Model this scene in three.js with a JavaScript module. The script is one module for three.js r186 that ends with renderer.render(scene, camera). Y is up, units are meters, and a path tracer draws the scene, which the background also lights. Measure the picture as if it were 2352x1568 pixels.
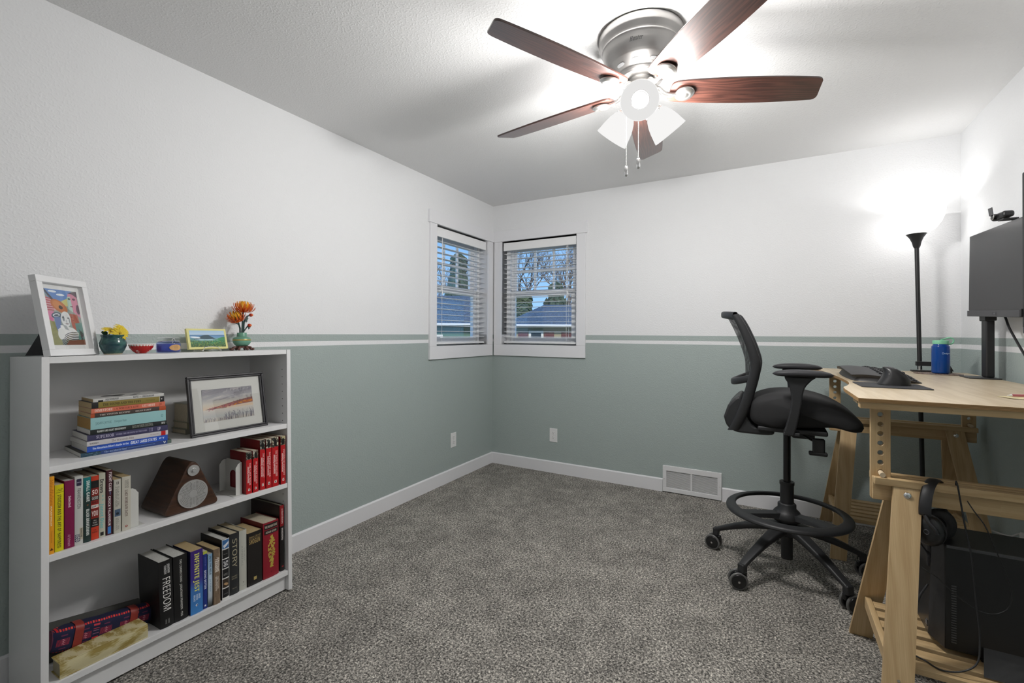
import * as THREE from 'three';
import { RoundedBoxGeometry } from 'three/addons/geometries/RoundedBoxGeometry.js';
import { mergeGeometries, mergeVertices } from 'three/addons/utils/BufferGeometryUtils.js';

// ---------------------------------------------------------------- camera, sky, sun, exposure
const scene = new THREE.Scene();
const camera = new THREE.PerspectiveCamera(2 * Math.atan(784 / 1050.62) * 180 / Math.PI, 1.5, 0.05, 200);
camera.position.set(2.3185, 1.2271, 3.7067);
camera.rotation.set(0.0069, 0.5164, 0.0051, 'YXZ');
camera.setViewOffset(2352, 1568, 0, 25.7, 2352, 1568);
const renderer = new THREE.WebGLRenderer();
renderer.toneMapping = THREE.LinearToneMapping;
renderer.toneMappingExposure = 1.0;
renderer.shadowMap.enabled = true;
{ // clear afternoon air: pale at the horizon, deeper blue overhead
  const w = 256, h = 128, d = new Float32Array(w * h * 4);
  for (let j = 0; j < h; j++) {
    const e = Math.max(0, Math.sin(((j + .5) / h - .5) * Math.PI)), k = Math.pow(e, .45);
    const c = [.50 - .44 * k, .86 - .54 * k, 1.25 - .35 * k];
    for (let i = 0; i < w; i++) d.set([c[0], c[1], c[2], 1], (j * w + i) * 4);
  }
  const t = new THREE.DataTexture(d, w, h, THREE.RGBAFormat, THREE.FloatType);
  t.mapping = THREE.EquirectangularReflectionMapping; t.magFilter = THREE.LinearFilter; t.needsUpdate = true;
  scene.background = t;
}
const sun = new THREE.DirectionalLight(new THREE.Color(1, .95, .86), 2.6);
sun.position.set(9, 12, 11); sun.target.position.set(-4, 0, -8); sun.castShadow = true;
sun.shadow.camera.left = sun.shadow.camera.bottom = -25; sun.shadow.camera.right = sun.shadow.camera.top = 25; sun.shadow.camera.far = 80;
scene.add(sun, sun.target);
const BULB = 1.95, TORCH = .2;                      // candela of each fan bulb and of the floor lamp

// ---------------------------------------------------------------- helpers
const W = 3.3046, H = 2.44, L = 4.5, T = .16;       // room width, height, length, wall thickness
function rng(seed) { return () => { seed = (seed + 0x6d2b79f5) | 0; let t = Math.imul(seed ^ (seed >>> 15), 1 | seed); t = (t + Math.imul(t ^ (t >>> 7), 61 | t)) ^ t; return ((t ^ (t >>> 14)) >>> 0) / 4294967296; }; }
const lerp = THREE.MathUtils.lerp, clamp = THREE.MathUtils.clamp;
const smooth = (a, b, x) => { const t = clamp((x - a) / (b - a), 0, 1); return t * t * (3 - 2 * t); };
function noise2(cells, seed) {                      // tileable gradient noise over the unit square, about -1..1
  const r = rng(seed), g = Array.from({ length: cells * cells }, () => { const a = r() * 6.28318; return [Math.cos(a), Math.sin(a)]; });
  return (u, v) => {
    const x = (u - Math.floor(u)) * cells, y = (v - Math.floor(v)) * cells, ix = Math.floor(x), iy = Math.floor(y), fx = x - ix, fy = y - iy;
    const at = (i, j) => { const q = g[((iy + j) % cells) * cells + (ix + i) % cells]; return q[0] * (fx - i) + q[1] * (fy - j); };
    const s = fx * fx * (3 - 2 * fx), t = fy * fy * (3 - 2 * fy);
    return 1.5 * lerp(lerp(at(0, 0), at(1, 0), s), lerp(at(0, 1), at(1, 1), s), t);
  };
}
function dataTex(n, m, f, srgb, rep = 1, rep2 = rep) { // f(u, v) gives a grey value or [r, g, b], 0..1
  const d = new Uint8Array(n * m * 4);
  for (let j = 0; j < m; j++) for (let i = 0; i < n; i++) {
    const c = f((i + .5) / n, (j + .5) / m), o = (j * n + i) * 4;
    for (let k = 0; k < 3; k++) d[o + k] = clamp(Math.round(255 * (c.length ? c[k] : c)), 0, 255);
    d[o + 3] = 255;
  }
  const t = new THREE.DataTexture(d, n, m);
  t.wrapS = t.wrapT = THREE.RepeatWrapping; t.magFilter = THREE.LinearFilter; t.repeat.set(rep, rep2);
  if (srgb) t.colorSpace = THREE.SRGBColorSpace;
  t.needsUpdate = true; return t;
}
function canvasTex(w, h, draw) {
  const c = document.createElement('canvas'); c.width = Math.max(4, Math.round(w)); c.height = Math.max(4, Math.round(h));
  const g = c.getContext('2d'); draw(g, c.width, c.height);
  const t = new THREE.CanvasTexture(c); t.colorSpace = THREE.SRGBColorSpace; t.magFilter = THREE.LinearFilter; return t;
}
function M(color, roughness = .6, o = {}) {
  const phys = ['clearcoat', 'sheen', 'transmission', 'ior', 'anisotropy', 'specularIntensity'].some((k) => k in o);
  const m = new (phys ? THREE.MeshPhysicalMaterial : THREE.MeshStandardMaterial)({ roughness, ...o });
  if (Array.isArray(color)) m.color.setRGB(...color); else m.color.set(color);
  return m;
}
function boxUV(g, s = 1) {                          // uv in metres, by the side that each face looks to
  const p = g.attributes.position, n = g.attributes.normal, uv = new Float32Array(p.count * 2);
  for (let i = 0; i < p.count; i++) {
    const ax = Math.abs(n.getX(i)), ay = Math.abs(n.getY(i)), az = Math.abs(n.getZ(i)), x = p.getX(i), y = p.getY(i), z = p.getZ(i);
    const [a, b] = ax >= ay && ax >= az ? [z, y] : ay >= az ? [x, z] : [x, y];
    uv[2 * i] = a * s; uv[2 * i + 1] = b * s;
  }
  g.setAttribute('uv', new THREE.BufferAttribute(uv, 2)); return g;
}
function grainUV(g, axis) {                         // uv in metres with u running along one axis, for wood
  const p = g.attributes.position, n = g.attributes.normal, uv = new Float32Array(p.count * 2), get = [(i) => p.getX(i), (i) => p.getY(i), (i) => p.getZ(i)], o = [0, 1, 2].filter((k) => k !== axis);
  for (let i = 0; i < p.count; i++) {
    const nn = [n.getX(i), n.getY(i), n.getZ(i)].map(Math.abs), b = nn[o[0]] > nn[o[1]] ? o[1] : o[0];
    uv[2 * i] = get[axis](i); uv[2 * i + 1] = get[b](i) + .13 * b;
  }
  g.setAttribute('uv', new THREE.BufferAttribute(uv, 2)); return g;
}
const bx = (x0, x1, y0, y1, z0, z1) => new THREE.BoxGeometry(x1 - x0, y1 - y0, z1 - z0).translate((x0 + x1) / 2, (y0 + y1) / 2, (z0 + z1) / 2);
const rb = (x0, x1, y0, y1, z0, z1, r = .002, s = 2) => new RoundedBoxGeometry(x1 - x0, y1 - y0, z1 - z0, s, Math.min(r, (x1 - x0) / 2.01, (y1 - y0) / 2.01, (z1 - z0) / 2.01)).translate((x0 + x1) / 2, (y0 + y1) / 2, (z0 + z1) / 2);
const cyl = (r0, r1, y0, y1, n = 24, open = false) => new THREE.CylinderGeometry(r1, r0, y1 - y0, n, 1, open).translate(0, (y0 + y1) / 2, 0);
const lathe = (pts, n = 40) => new THREE.LatheGeometry(pts.map(([r, y]) => new THREE.Vector2(Math.max(r, 1e-5), y)), n);
const V = (x, y, z) => new THREE.Vector3(x, y, z);
const tube = (pts, r, n = 40, k = 8, closed = false) => new THREE.TubeGeometry(new THREE.CatmullRomCurve3(pts.map((p) => V(...p)), closed), n, r, k, closed);
function bar(a, b, r0, r1 = r0, n = 12) {           // a round bar from point a to point b
  const A = V(...a), B = V(...b), d = B.clone().sub(A), g = new THREE.CylinderGeometry(r1, r0, d.length(), n);
  return g.applyQuaternion(new THREE.Quaternion().setFromUnitVectors(V(0, 1, 0), d.clone().normalize())).translate((A.x + B.x) / 2, (A.y + B.y) / 2, (A.z + B.z) / 2);
}
const ball = (r, x, y, z, sx = 1, sy = 1, sz = 1, n = 16) => new THREE.SphereGeometry(r, n, Math.ceil(n * .7)).scale(sx, sy, sz).translate(x, y, z);
function hexa(p) {                                  // a six-sided block from its corners: four below, four above, both counter-clockwise seen from above
  const f = [[0, 3, 2, 1], [4, 5, 6, 7], [0, 1, 5, 4], [1, 2, 6, 5], [2, 3, 7, 6], [3, 0, 4, 7]], v = [];
  for (const q of f) for (const k of [0, 1, 2, 0, 2, 3]) v.push(...p[q[k]]);
  const g = new THREE.BufferGeometry(); g.setAttribute('position', new THREE.BufferAttribute(new Float32Array(v), 3));
  g.setAttribute('uv', new THREE.BufferAttribute(new Float32Array(v.length / 3 * 2), 2)); g.computeVertexNormals(); return g;
}
function grid(nu, nv, f, closeU = false) {          // a surface of points f(u, v), u and v 0..1
  const p = [], uv = [], ix = [];
  for (let j = 0; j <= nv; j++) for (let i = 0; i <= nu; i++) { p.push(...f(i / nu, j / nv)); uv.push(i / nu, j / nv); }
  for (let j = 0; j < nv; j++) for (let i = 0; i < nu; i++) { const a = j * (nu + 1) + i, b = a + 1, c = a + nu + 1, d = c + 1; ix.push(a, b, d, a, d, c); }
  const g = new THREE.BufferGeometry(); g.setAttribute('position', new THREE.BufferAttribute(new Float32Array(p), 3));
  g.setAttribute('uv', new THREE.BufferAttribute(new Float32Array(uv), 2)); g.setIndex(ix); g.computeVertexNormals();
  if (closeU) { const n = g.attributes.normal; for (let j = 0; j <= nv; j++) { const a = j * (nu + 1), b = a + nu, v = V(n.getX(a) + n.getX(b), n.getY(a) + n.getY(b), n.getZ(a) + n.getZ(b)).normalize(); n.setXYZ(a, v.x, v.y, v.z); n.setXYZ(b, v.x, v.y, v.z); } }
  return g;
}
const extrude = (shape, depth, bevel = 0, seg = 2, curve = 12) => new THREE.ExtrudeGeometry(shape, { depth: depth - 2 * bevel, bevelEnabled: bevel > 0, bevelThickness: bevel, bevelSize: bevel, bevelOffset: -bevel, bevelSegments: seg, curveSegments: curve }).translate(0, 0, bevel);
const poly = (pts) => { const s = new THREE.Shape(); pts.forEach(([x, y], i) => (i ? s.lineTo(x, y) : s.moveTo(x, y))); s.closePath(); return s; };
function spline(pts) { const s = new THREE.Shape(); s.moveTo(...pts[0]); s.splineThru(pts.slice(1).map((p) => new THREE.Vector2(...p))); s.closePath(); return s; }
function roundRect(w, h, r) { const s = new THREE.Shape(), x = -w / 2, y = -h / 2; s.moveTo(x + r, y); s.lineTo(x + w - r, y); s.absarc(x + w - r, y + r, r, -Math.PI / 2, 0); s.lineTo(x + w, y + h - r); s.absarc(x + w - r, y + h - r, r, 0, Math.PI / 2); s.lineTo(x + r, y + h); s.absarc(x + r, y + h - r, r, Math.PI / 2, Math.PI); s.lineTo(x, y + r); s.absarc(x + r, y + r, r, Math.PI, 1.5 * Math.PI); return s; }
const plain = (g) => { const q = g.index ? g.toNonIndexed() : g; for (const k of Object.keys(q.attributes)) if (!['position', 'normal', 'uv'].includes(k)) q.deleteAttribute(k); return q; };
const merge = (...gs) => { const l = gs.flat().map(plain); return l.length > 1 ? mergeGeometries(l) : l[0]; };
const names = {};
function numbered(name) { const n = names[name] = (names[name] ?? -1) + 1; return n ? name + '_' + String(n).padStart(3, '0') : name; }
const shade = (o) => { o.castShadow = o.receiveShadow = true; return o; };
function part(name, geo, mat, parent) { const m = shade(new THREE.Mesh(geo, mat)); m.name = name; parent.add(m); return m; }
function tag(o, label, category, group) { o.userData.label = label; o.userData.category = category; if (group) o.userData.group = group; return o; }
function thing(name, label, category, pos = [0, 0, 0], turn = 0, group) {
  const o = new THREE.Group(); o.name = numbered(name); scene.add(o); o.position.set(...pos); o.rotation.y = turn; return tag(o, label, category, group);
}
function struct(name, geo, mat, parent = scene) { const m = part(name, geo, mat, parent); if (parent === scene) m.userData.kind = 'structure'; return m; }
function structGroup(name) { const o = new THREE.Group(); o.name = name; o.userData.kind = 'structure'; scene.add(o); return o; }

// ---------------------------------------------------------------- materials
const peel = (() => { const a = noise2(96, 3), b = noise2(44, 5), c = noise2(170, 9); return dataTex(1024, 1024, (u, v) => .5 + .5 * (.75 * smooth(-.05, .55, a(u, v) + .35 * b(u, v)) + .22 * c(u, v)), false, 1 / .75); })();
const wallWhite = M([.79, .795, .805], .62, { bumpMap: peel, bumpScale: .0011 });
const wallGreen = M([.375, .435, .42], .5, { bumpMap: peel, bumpScale: .0013 });
const ceilingPaint = M([.80, .80, .80], .8, { bumpMap: peel, bumpScale: .0012 });
const trimPaint = M([.79, .79, .81], .38);
const vinyl = M([.87, .87, .87], .35);
const blindSlat = M([.88, .88, .875], .45);
const black = M([.012, .012, .013], .5), blackSoft = M([.016, .016, .018], .72), blackGloss = M([.01, .01, .011], .22), rubber = M([.02, .02, .021], .85);
const steel = M([.62, .61, .59], .3, { metalness: 1 });
const chrome = M([.8, .8, .8], .14, { metalness: 1 });
function woodTex(seed, dark, light, rings = 9, stretch = 1) {   // u along the grain
  const a = noise2(8, seed), b = noise2(64, seed + 1), c = noise2(4, seed + 2);
  return dataTex(512, 512, (u, v) => {
    const w = a(u * .5, v) * .5 + c(u, v) * .4, r = .5 + .5 * Math.sin(6.28318 * (v * rings + w * stretch)), f = b(u * .12, v * 1) * .5 + b(u * .25, v * 2) * .3;
    const k = clamp(.45 * r + .5 + .5 * f - .25, 0, 1); return [0, 1, 2].map((i) => lerp(dark[i], light[i], k));
  }, true);
}
const withRep = (t, s, s2 = s) => { const q = t.clone(); q.repeat.set(s, s2); q.needsUpdate = true; return q; };
const birchTex = woodTex(21, [.70, .585, .42], [.80, .695, .53], 5);
const birch = M('#ffffff', .5, { map: withRep(birchTex, 1.2, 5) });
const birchEdge = M([.66, .53, .36], .6);
const deskTex = woodTex(24, [.755, .68, .56], [.84, .775, .67], 5);
const plyEdge = (() => { const n = noise2(32, 77); return M('#ffffff', .7, { map: dataTex(128, 128, (u, v) => { const s = Math.sin(v * 6.28318 * 6) > .2 ? 1 : 0, k = .8 + .15 * n(u, v); return [.66 * k + .1 * s, .5 * k + .1 * s, .28 * k + .12 * s]; }, true, 4, 40) }); })();
const walnutTex = woodTex(55, [.17, .10, .085], [.33, .20, .165], 11, 2);
// ---------------------------------------------------------------- room shell
const S1 = 1.2165, S2 = 1.1762, S3 = 1.1498;        // painted band: green above S2 up to S1, white line S3 to S2, green below
const OP = [.105, .857, 1.125, 2.09];               // window opening along the wall and in height
function wallGeo(from, to, place, hole) {           // blocks of wall, sorted by paint, as one geometry with two groups
  const ys = [0, OP[2], S3, S2, S1, OP[3], H], sets = [[], []];
  for (let i = 0; i + 1 < ys.length; i++) {
    const y0 = ys[i], y1 = ys[i + 1], mid = (y0 + y1) / 2, paint = mid < S3 || (mid > S2 && mid < S1) ? 1 : 0;
    const spans = hole && mid > OP[2] && mid < OP[3] ? [[from, OP[0]], [OP[1], to]] : [[from, to]];
    for (const [a, b] of spans) sets[paint].push(plain(boxUV(place(a, b, y0, y1))));
  }
  return mergeGeometries(sets.map((s) => mergeGeometries(s)), true);
}
const paints = [wallWhite, wallGreen];
struct('wall_left', wallGeo(-T, L + T, (a, b, y0, y1) => bx(-T, 0, y0, y1, a, b), true), paints);
struct('wall_back', wallGeo(0, W + T, (a, b, y0, y1) => bx(a, b, y0, y1, -T, 0), true), paints);
struct('wall_right', wallGeo(0, L + T, (a, b, y0, y1) => bx(W, W + T, y0, y1, a, b)), paints);
struct('wall_near', wallGeo(0, W, (a, b, y0, y1) => bx(a, b, y0, y1, L, L + T)), paints);
struct('ceiling', boxUV(bx(-T, W + T, H, H + .2, -T, L + T)), ceilingPaint);

{ // carpet: twisted tufts in light and dark greys, brushed into patches
  const n = 2048, a = noise2(256, 11), b = noise2(150, 12), c = noise2(420, 13), d = noise2(24, 14), e = noise2(7, 15);
  const height = (u, v) => .5 + .42 * a(u, v) + .3 * b(u, v) + .3 * c(u, v);
  const y1 = noise2(270, 16), y2 = noise2(160, 17), y3 = noise2(410, 18);  // flecked yarn, its own pattern apart from the pile's relief
  const col = dataTex(n, n, (u, v) => { const h = .5 + .42 * y1(u, v) + .3 * y2(u, v) + .3 * y3(u, v), k = .26 + .92 * clamp(h, 0, 1) + .08 * d(u, v) + .04 * e(u, v); return [k * .73, k * .71, k * .675]; }, true, 1 / 1.7);
  const bump = dataTex(1024, 1024, (u, v) => height(u, v), false, 1 / 1.7);
  const g = new THREE.PlaneGeometry(W, L, 110, 150).rotateX(-Math.PI / 2).translate(W / 2, 0, L / 2);
  boxUV(g);
  const p1 = noise2(22, 31), p2 = noise2(48, 32), p3 = noise2(9, 33), cc = new Float32Array(g.attributes.position.count * 3);
  for (let i = 0; i < cc.length / 3; i++) {           // pile lying one way or the other
    const x = g.attributes.position.getX(i) / 5, z = g.attributes.position.getZ(i) / 5;
    const q = .95 + .17 * smooth(-.5, .45, p1(x, z) + .6 * p2(x, z)) + .07 * p3(x, z); cc.set([q, q, q], i * 3);
  }
  g.setAttribute('color', new THREE.BufferAttribute(cc, 3));
  const m = M('#ffffff', .95, { map: col, bumpMap: bump, bumpScale: .006, vertexColors: true });
  struct('floor', g, m);
  struct('subfloor', bx(-T, W + T, -.2, -.004, -T, L + T), M([.4, .35, .28], .9));
}

const prof = poly([[0, 0], [.012, 0], [.012, .094], [.006, .1014], [0, .1014]]);
const skirtBack = (a, b) => extrude(prof, b - a).rotateY(-Math.PI / 2).translate(b, 0, 0);
struct('baseboard_left', extrude(prof, L), trimPaint);
struct('baseboard_back', merge(skirtBack(.012, 1.578), skirtBack(2.003, W - .012)), trimPaint);
struct('baseboard_right', extrude(prof, L).rotateY(Math.PI).translate(W, 0, L), trimPaint);
struct('baseboard_near', extrude(prof, .5).rotateY(Math.PI / 2).translate(.012, 0, L), trimPaint);
{ // the door behind the camera
  const d = structGroup('door_1');
  part('door_leaf', rb(.62, 1.44, 0, 2.03, L - .02, L - .002, .003), trimPaint, d);
  part('door_casing', merge(rb(.53, .61, 0, 2.03, L - .018, L, .003), rb(1.45, 1.53, 0, 2.03, L - .018, L, .003), rb(.51, 1.55, 2.035, 2.135, L - .018, L, .003)), trimPaint, d);
  part('door_knob', ball(.028, .68, .95, L - .055), steel, d);
}
const glassPane = M('#ffffff', 0, { transmission: 1, thickness: 0, ior: 1.5 });
function makeWindow(name, pos, turn) {
  const g = structGroup(name); g.position.set(...pos); g.rotation.y = turn;
  const P = (n, geo, m = trimPaint, par = g) => part(n, geo, m, par);
  P('header_casing', rb(-.472, .470, 2.09, 2.19, 0, .022, .002));
  for (const s of [-1, 1]) P('side_casing', s < 0 ? rb(-.457, -.376, 1.125, 2.0895, 0, .018, .002) : rb(.376, .457, 1.125, 2.0895, 0, .018, .002));
  P('apron_casing', rb(-.457, .457, 1.02, 1.1245, 0, .018, .002));
  P('jamb', merge(bx(-.388, -.376, 1.113, 2.102, -T, 0), bx(.376, .388, 1.113, 2.102, -T, 0), bx(-.376, .376, 2.09, 2.102, -T, 0), bx(-.376, .376, 1.113, 1.125, -T, 0)));
  P('window_frame', merge(bx(-.376, -.337, 1.125, 2.09, -.158, -.085), bx(.337, .376, 1.125, 2.09, -.158, -.085), bx(-.337, .337, 2.05, 2.09, -.158, -.085), bx(-.337, .337, 1.125, 1.143, -.158, -.085)), vinyl);
  const sash = (n, y0, y1, z0, z1, gy0, gy1) => {
    const f = P(n, merge(rb(-.337, -.287, y0, y1, z0, z1), rb(.287, .337, y0, y1, z0, z1), rb(-.287, .287, gy1, y1, z0, z1), rb(-.287, .287, y0, gy0, z0, z1)), vinyl);
    part('glass_pane', bx(-.288, .288, gy0 - .001, gy1 + .001, (z0 + z1) / 2 - .0005, (z0 + z1) / 2 + .0005).scale(1, 1, 1), glassPane, f); return f;
  };
  const up = sash('upper_sash', 1.597, 2.05, -.153, -.125, 1.636, 2.006);
  for (const x of [-.096, .096]) part('muntin', bx(x - .009, x + .009, 1.636, 2.006, -.148, -.13), vinyl, up);
  part('muntin', bx(-.287, .287, 1.812, 1.83, -.147, -.131), vinyl, up);
  sash('lower_sash', 1.143, 1.62, -.12, -.092, 1.19, 1.577);
  return g;
}
makeWindow('window_1', [0, 0, .481], Math.PI / 2);
makeWindow('window_2', [.481, 0, 0], 0);
function makeBlind(label, pos, turn, cordSide) {
  const b = thing('window_blind', label, 'blind', pos, turn, 'window blinds');
  part('valance', merge(rb(-.366, .366, 2.003, 2.078, -.022, -.004, .004), bx(-.36, .36, 2.03, 2.075, -.075, -.022)), vinyl, b);
  const sl = grid(1, 8, (u, v) => [(u - .5) * .728, .0022 * (1 - (2 * v - 1) ** 2), -.05 * (v - .5)]);
  const slat = merge(sl, sl.clone().translate(0, -.0024, 0), bx(-.364, .364, -.0024, 0, -.0252, -.0248), bx(-.364, .364, -.0024, 0, .0248, .0252));
  for (let k = 0; k < 18; k++) { const m = part('slat', slat, blindSlat, b); m.position.set(0, 1.974 - .0457 * k, -.043); }
  part('bottom_rail', rb(-.364, .364, 1.136, 1.152, -.068, -.018, .004), vinyl, b);
  for (const x of [-.27, .27]) part('ladder_cord', merge(bx(x - .0012, x + .0012, 1.15, 2.03, -.0705, -.069), bx(x - .0012, x + .0012, 1.15, 2.03, -.018, -.0165)), vinyl, b);
  part('pull_cord', merge(bar([cordSide * .29, 2.01, -.003], [cordSide * .29, 1.60, -.003], .0012, .0012, 6), bar([cordSide * .283, 2.01, -.003], [cordSide * .283, 1.57, -.003], .0012, .0012, 6)), vinyl, b);
  for (const [dx, y] of [[.29, 1.6], [.283, 1.57]]) part('tassel', cyl(.006, .003, y - .03, y, 10).translate(cordSide * dx, 0, -.003), vinyl, b);
}
makeBlind('white slatted blind in the narrow-looking corner window of the left wall', [0, 0, .481], Math.PI / 2, -1);
makeBlind('white slatted blind in the corner window of the back wall', [.481, 0, 0], 0, 1);

// ---------------------------------------------------------------- outlets and floor register
const outletWhite = M([.78, .78, .78], .3), slotDark = M([.03, .03, .03], .8);
function makeOutlet(label, pos, turn) {
  const o = thing('wall_outlet', label, 'outlet', pos, turn, 'wall outlets');
  part('cover_plate', rb(-.037, .037, -.06, .06, .0005, .006, .003, 3), outletWhite, o);
  for (const y of [-.0205, .0205]) {
    const s = new THREE.Shape(); s.absarc(0, 0, .0172, -.85, .85); s.absarc(0, 0, .0172, Math.PI - .85, Math.PI + .85); s.closePath();
    const r = part('receptacle', extrude(s, .0022, .0005, 1).rotateZ(0).translate(0, y, .0055), outletWhite, o);
    for (const [x, h] of [[-.0065, .0085], [.0065, .0068]]) part('slot', bx(x - .0011, x + .0011, y + .001, y + .001 + h, .0074, .0081), slotDark, r);
    part('ground_hole', new THREE.CylinderGeometry(.0026, .0026, .0007, 12).rotateX(Math.PI / 2).translate(0, y - .0075, .0078), slotDark, r);
  }
  part('screw', new THREE.CylinderGeometry(.0032, .0032, .001, 12).rotateX(Math.PI / 2).translate(0, 0, .0064), steel, o);
}
makeOutlet('white duplex outlet on the left wall near the corner', [0, .335, .613], Math.PI / 2);
makeOutlet('white duplex outlet on the back wall below the right window', [.642, .331, 0], 0);
{
  const v = thing('floor_register', 'white metal louvered vent low on the back wall', 'vent', [1.79, 0, 0]);
  const vm = M([.78, .78, .79], .35);
  part('back_box', bx(-.195, .195, .03, .19, .0005, .0025), M([.5, .5, .5], .5), v);
  part('frame', merge(rb(-.21, .21, .168, .2075, .0025, .016, .003), rb(-.21, .21, .006, .038, .0025, .016, .003), rb(-.21, -.182, .037, .169, .0025, .016, .003), rb(.182, .21, .037, .169, .0025, .016, .003), rb(-.0065, .0065, .037, .169, .0025, .014, .002)), vm, v);
  const lou = bx(-.0878, .0878, -.0021, .0021, -.001, .001).rotateX(.6);
  for (const s of [-1, 1]) for (let k = 0; k < 17; k++) part('louver', lou, vm, v).position.set(s * .0943, .0405 + k * .00785, .0105);
  for (const x of [-.197, .197]) part('screw', new THREE.CylinderGeometry(.0032, .0032, .002, 10).rotateX(Math.PI / 2).translate(x, .105, .0165), steel, v);
}

// ---------------------------------------------------------------- outside the windows
struct('ground', new THREE.PlaneGeometry(90, 90).rotateX(-Math.PI / 2).translate(-18, -1.3, -18), M([.10, .15, .06], .95));
const shingle = (() => { const n = noise2(128, 41), m = noise2(40, 42); return M('#ffffff', .9, { map: dataTex(512, 512, (u, v) => { const k = .62 + .3 * n(u, v) + .15 * m(u, v) - .15 * (((v * 16) % 1) < .12 ? 1 : 0); return [.50 * k, .60 * k, .70 * k]; }, true, .25) }); })();
const siding = (c, sd) => { const n = noise2(16, sd); return M('#ffffff', .75, { map: dataTex(64, 256, (u, v) => { const k = 1 + .05 * n(u, v); return c.map((x) => x * k); }, true, .5) }); };
function house(label, pos, turn, wallM, trimM, o) {
  const h = thing('neighbour_house', label, 'house', pos, turn);
  // x along the front, z towards us; y from the yard
  part('wall', boxUV(bx(-o.w / 2, o.w / 2, 0, o.eave, -o.d, 0)), wallM, h);
  for (let y = .1; y < o.eave - .1; y += .16) part('siding_board', hexa([[-o.w / 2, y, .002], [-o.w / 2, y, .03], [o.w / 2, y, .03], [o.w / 2, y, .002], [-o.w / 2, y + .16, .002], [-o.w / 2, y + .16, .01], [o.w / 2, y + .16, .01], [o.w / 2, y + .16, .002]]), wallM, h);
  const e = .45, hw = o.w / 2 + e, r = o.ridge, q = o.hip;
  const roof = hexa([[-hw, o.eave - .02, -o.d - e], [-hw, o.eave - .02, e], [hw, o.eave - .02, e], [hw, o.eave - .02, -o.d - e], [-hw + q, r, -o.d / 2 - .02], [-hw + q, r, -o.d / 2 + .02], [hw - q, r, -o.d / 2 + .02], [hw - q, r, -o.d / 2 - .02]]);
  part('roof', boxUV(roof), shingle, h);
  part('gutter', rb(-hw, hw, o.eave - .07, o.eave, e, e + .08, .02), trimM, h);
  for (const [x0, x1, y0, y1, sh] of o.windows) {
    const w = part('window', merge(bx(x0 - .08, x0, y0 - .08, y1 + .08, 0, .05), bx(x1, x1 + .08, y0 - .08, y1 + .08, 0, .05), bx(x0, x1, y1, y1 + .08, 0, .05), bx(x0, x1, y0 - .08, y0, 0, .05)), trimM, h);
    part('pane', bx(x0, x1, y0, y1, 0, .035), M([.05, .07, .09], .1), w);
    if (sh) for (const s of [0, 1]) part('shutter', s ? rb(x1 + .1, x1 + .45, y0 - .05, y1 + .05, .02, .06, .01) : rb(x0 - .45, x0 - .1, y0 - .05, y1 + .05, .02, .06, .01), M([.12, .025, .03], .6), h);
  }
  return h;
}
const whiteTrim = M([.75, .75, .74], .5);
house('cream sided house with blue shingle roof and dark red shutters outside the back window', [-3.6, -1.3, -11.2], Math.atan2(.433, .905), siding([.66, .62, .52], 61), whiteTrim,
  { w: 4.3, d: 6, eave: 2.84, ridge: 3.72, hip: 1.5, windows: [[-1.55, -1.2, 1.2, 2.55, 1], [-.05, .45, 1.0, 2.55, 1], [1.0, 1.4, 1.2, 2.55, 0]] });
const hb = house('green sided house with blue shingle roof outside the left window', [-7.2, -1.3, -7.7], Math.atan2(.607, .806), siding([.33, .47, .40], 62), whiteTrim,
  { w: 3.4, d: 5.4, eave: 2.84, ridge: 3.95, hip: .8, windows: [[-1.1, -.55, 1.1, 2.45, 0], [.1, .35, 1.1, 2.4, 0]] });
part('porch_gable', hexa([[-2.2, 2.5, 0], [-2.2, 2.5, 1.0], [.1, 2.5, 1.0], [.1, 2.5, 0], [-1.1, 3.4, 0], [-1.1, 3.4, 1.0], [-1.0, 3.4, 1.0], [-1.0, 3.4, 0]]), siding([.33, .47, .40], 62), hb);
part('gable_trim', bar([.12, 2.48, 1.02], [-1.05, 3.42, 1.02], .04, .04, 4), whiteTrim, hb);
// trees
const barkM = M([.13, .10, .08], .9), needleM = M([.045, .085, .05], .85), needle2 = M([.09, .12, .05], .85), twigM = M([.17, .13, .11], .9);
function conifer(label, pos, h, r, seed, mat) {
  const t = thing('conifer_tree', label, 'tree', pos, 0, 'trees beyond the houses'), q = rng(seed);
  part('trunk', cyl(.16, .03, 0, h, 8), barkM, t);
  const fr = [];
  for (let k = 0; k < 46; k++) {
    const f = .1 + .88 * k / 46, y = h * f, len = r * (1 - f) * (.75 + .5 * q()) + .15;
    for (let j = 0; j < 7; j++) {
      const a = q() * 6.283, n = 5;
      for (let i = 1; i <= n; i++) {
        const d = len * i / n, s = (.34 * (1 - i / (n + 2)) + .1), g = new THREE.ConeGeometry(s, s * 2.1, 4).rotateX(Math.PI / 2 + .5 + .4 * q()).rotateY(a + .8 * (q() - .5)).translate(Math.sin(a) * d, y - .28 * d + .12 * q(), Math.cos(a) * d);
        fr.push(g);
      }
    }
  }
  part('foliage', merge(fr), mat, t);
}
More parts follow.
